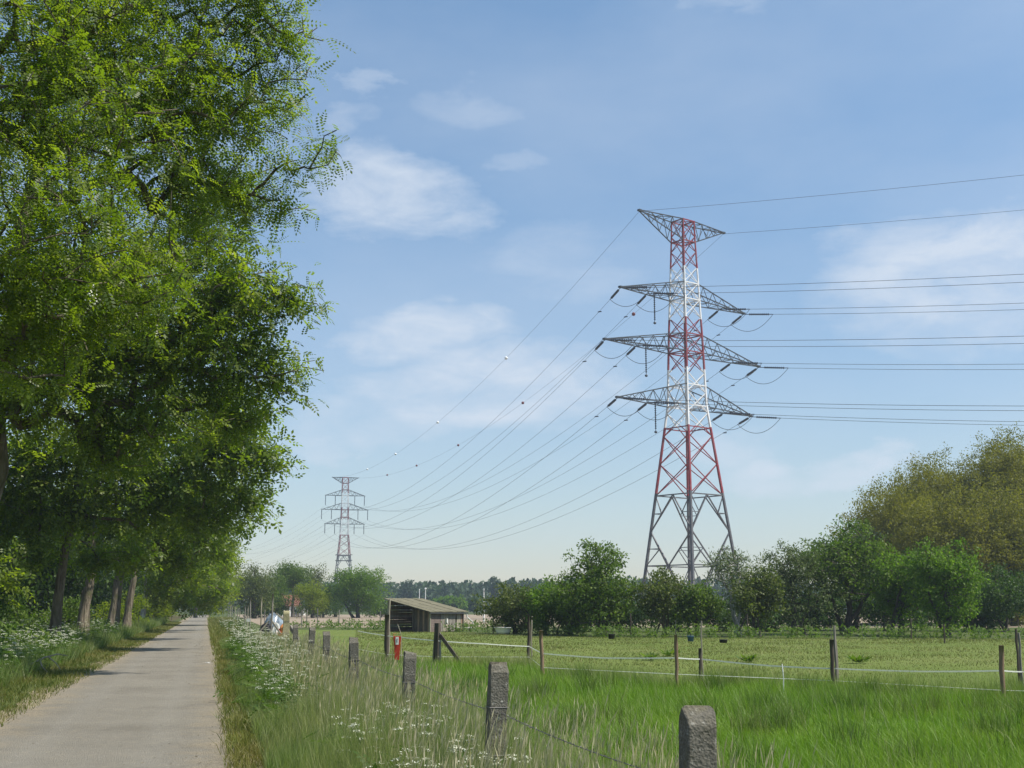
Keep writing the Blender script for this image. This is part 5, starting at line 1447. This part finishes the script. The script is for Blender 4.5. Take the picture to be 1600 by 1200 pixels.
m = MB(); m.box(2.605, 2.63, -.5, .5, 1.0, 1.9); w_ = m.build('window', 'brown_wood', hs)
m = MB(); m.box(2.632, 2.65, -.42, .42, 1.08, 1.82); m.build('pane', 'window_glass', w_)

Yc = 236.; q = at(468, 950, Yc)
cv = empty('caravan', (q[0], Yc, 0), 'small pale caravan parked right of the red roofed house', 'caravan', rz=R(-6))
m = MB(); V = []; prof = [(-.95, .35), (.95, .35), (1.0, .9), (.9, 1.55), (.55, 1.72), (-.55, 1.72), (-.9, 1.55), (-1.0, .9)]
for y_ in (-.7, .7): V += [(a, y_, b) for a, b in prof]
n = len(prof); m.add(V, [tuple(range(n)), tuple(range(2 * n - 1, n - 1, -1))] + [(i, i + n, (i + 1) % n + n, (i + 1) % n) for i in range(n)]); m.build('body', 'white_paint', cv)
for x_ in (-.55, .2):
    m = MB(); m.box(x_ - .25, x_ + .28, -.725, -.705, .95, 1.4); m.build('window', 'window_glass', cv)
m = MB(); m.box(.55, .85, -.72, -.703, .42, 1.5); m.build('door', 'galvanised', cv)
for x_ in (-.1,):
    for y_ in (-.62, .62):
        m = MB(); tt = np.linspace(0, 2 * math.pi, 15); m.tube([(x_ + .24 * math.cos(a), y_, .3 + .24 * math.sin(a)) for a in tt], .07, 6, caps=False); m.build('wheel', 'tyre_rubber', cv)

# ------------------------------------------------------------------ dead branch and litter by the path
Yd = 33.; q = at(75, 1032, Yd)
m = MB(); x0, y0 = q[0], Yd
m.tube([(x0 - .5, y0 - .3, .18), (x0 - .1, y0, .42), (x0 + .2, y0 + .1, .50), (x0 + .45, y0 + .1, .46)], [.03, .024, .018, .008], 6)
m.tube([(x0 + .0, y0, .44), (x0 + .25, y0 - .1, .28), (x0 + .4, y0 - .2, .12)], [.018, .012, .006], 6)
m.tube([(x0 - .2, y0 - .05, .38), (x0 - .05, y0 - .25, .2), (x0 + .1, y0 - .3, .08)], [.025, .018, .01], 5)
tag(m.build('dead_branch', 'pale_wood', None, True), 'pale dead branch lying in the weeds at the lower left', 'branch')
m = MB(); q = at(322, 1033, 39.3); zc = .017
m.add([(q[0] - .16, 39.3, zc), (q[0] - .03, 39.22, zc + .02), (q[0] + .15, 39.3, zc + .004), (q[0] + .05, 39.42, zc + .02), (q[0] - .09, 39.4, zc + .012)], [(0, 1, 2, 3, 4)])
m.add([(q[0] - .05, 39.3, zc + .03), (q[0] + .06, 39.26, zc + .035), (q[0] + .09, 39.36, zc + .022)], [(0, 1, 2)])
tag(m.build('paper_scrap', 'white_paint'), 'crumpled white paper scrap on the right side of the path', 'litter')

#MARK_HAZE
# ------------------------------------------------------------------ haze
m = MB(); m.box(-1150, 1150, -230, 1220, -1.0, 66.0)
hz = m.build('haze', 'wire'); hz.data.materials.clear()
hm = bpy.data.materials.new('haze_air'); hm.use_nodes = True; hm.node_tree.nodes.clear()
ho = hm.node_tree.nodes.new('ShaderNodeOutputMaterial'); hv = hm.node_tree.nodes.new('ShaderNodeVolumePrincipled')
hv.inputs['Color'].default_value = (.74, .86, 1.0, 1); hv.inputs['Density'].default_value = .00029; hv.inputs['Anisotropy'].default_value = .2
hm.node_tree.links.new(hv.outputs[0], ho.inputs['Volume'])
hz.data.materials.append(hm); tag(hz, 'thin bluish haze over the fields', 'haze', kind='stuff')
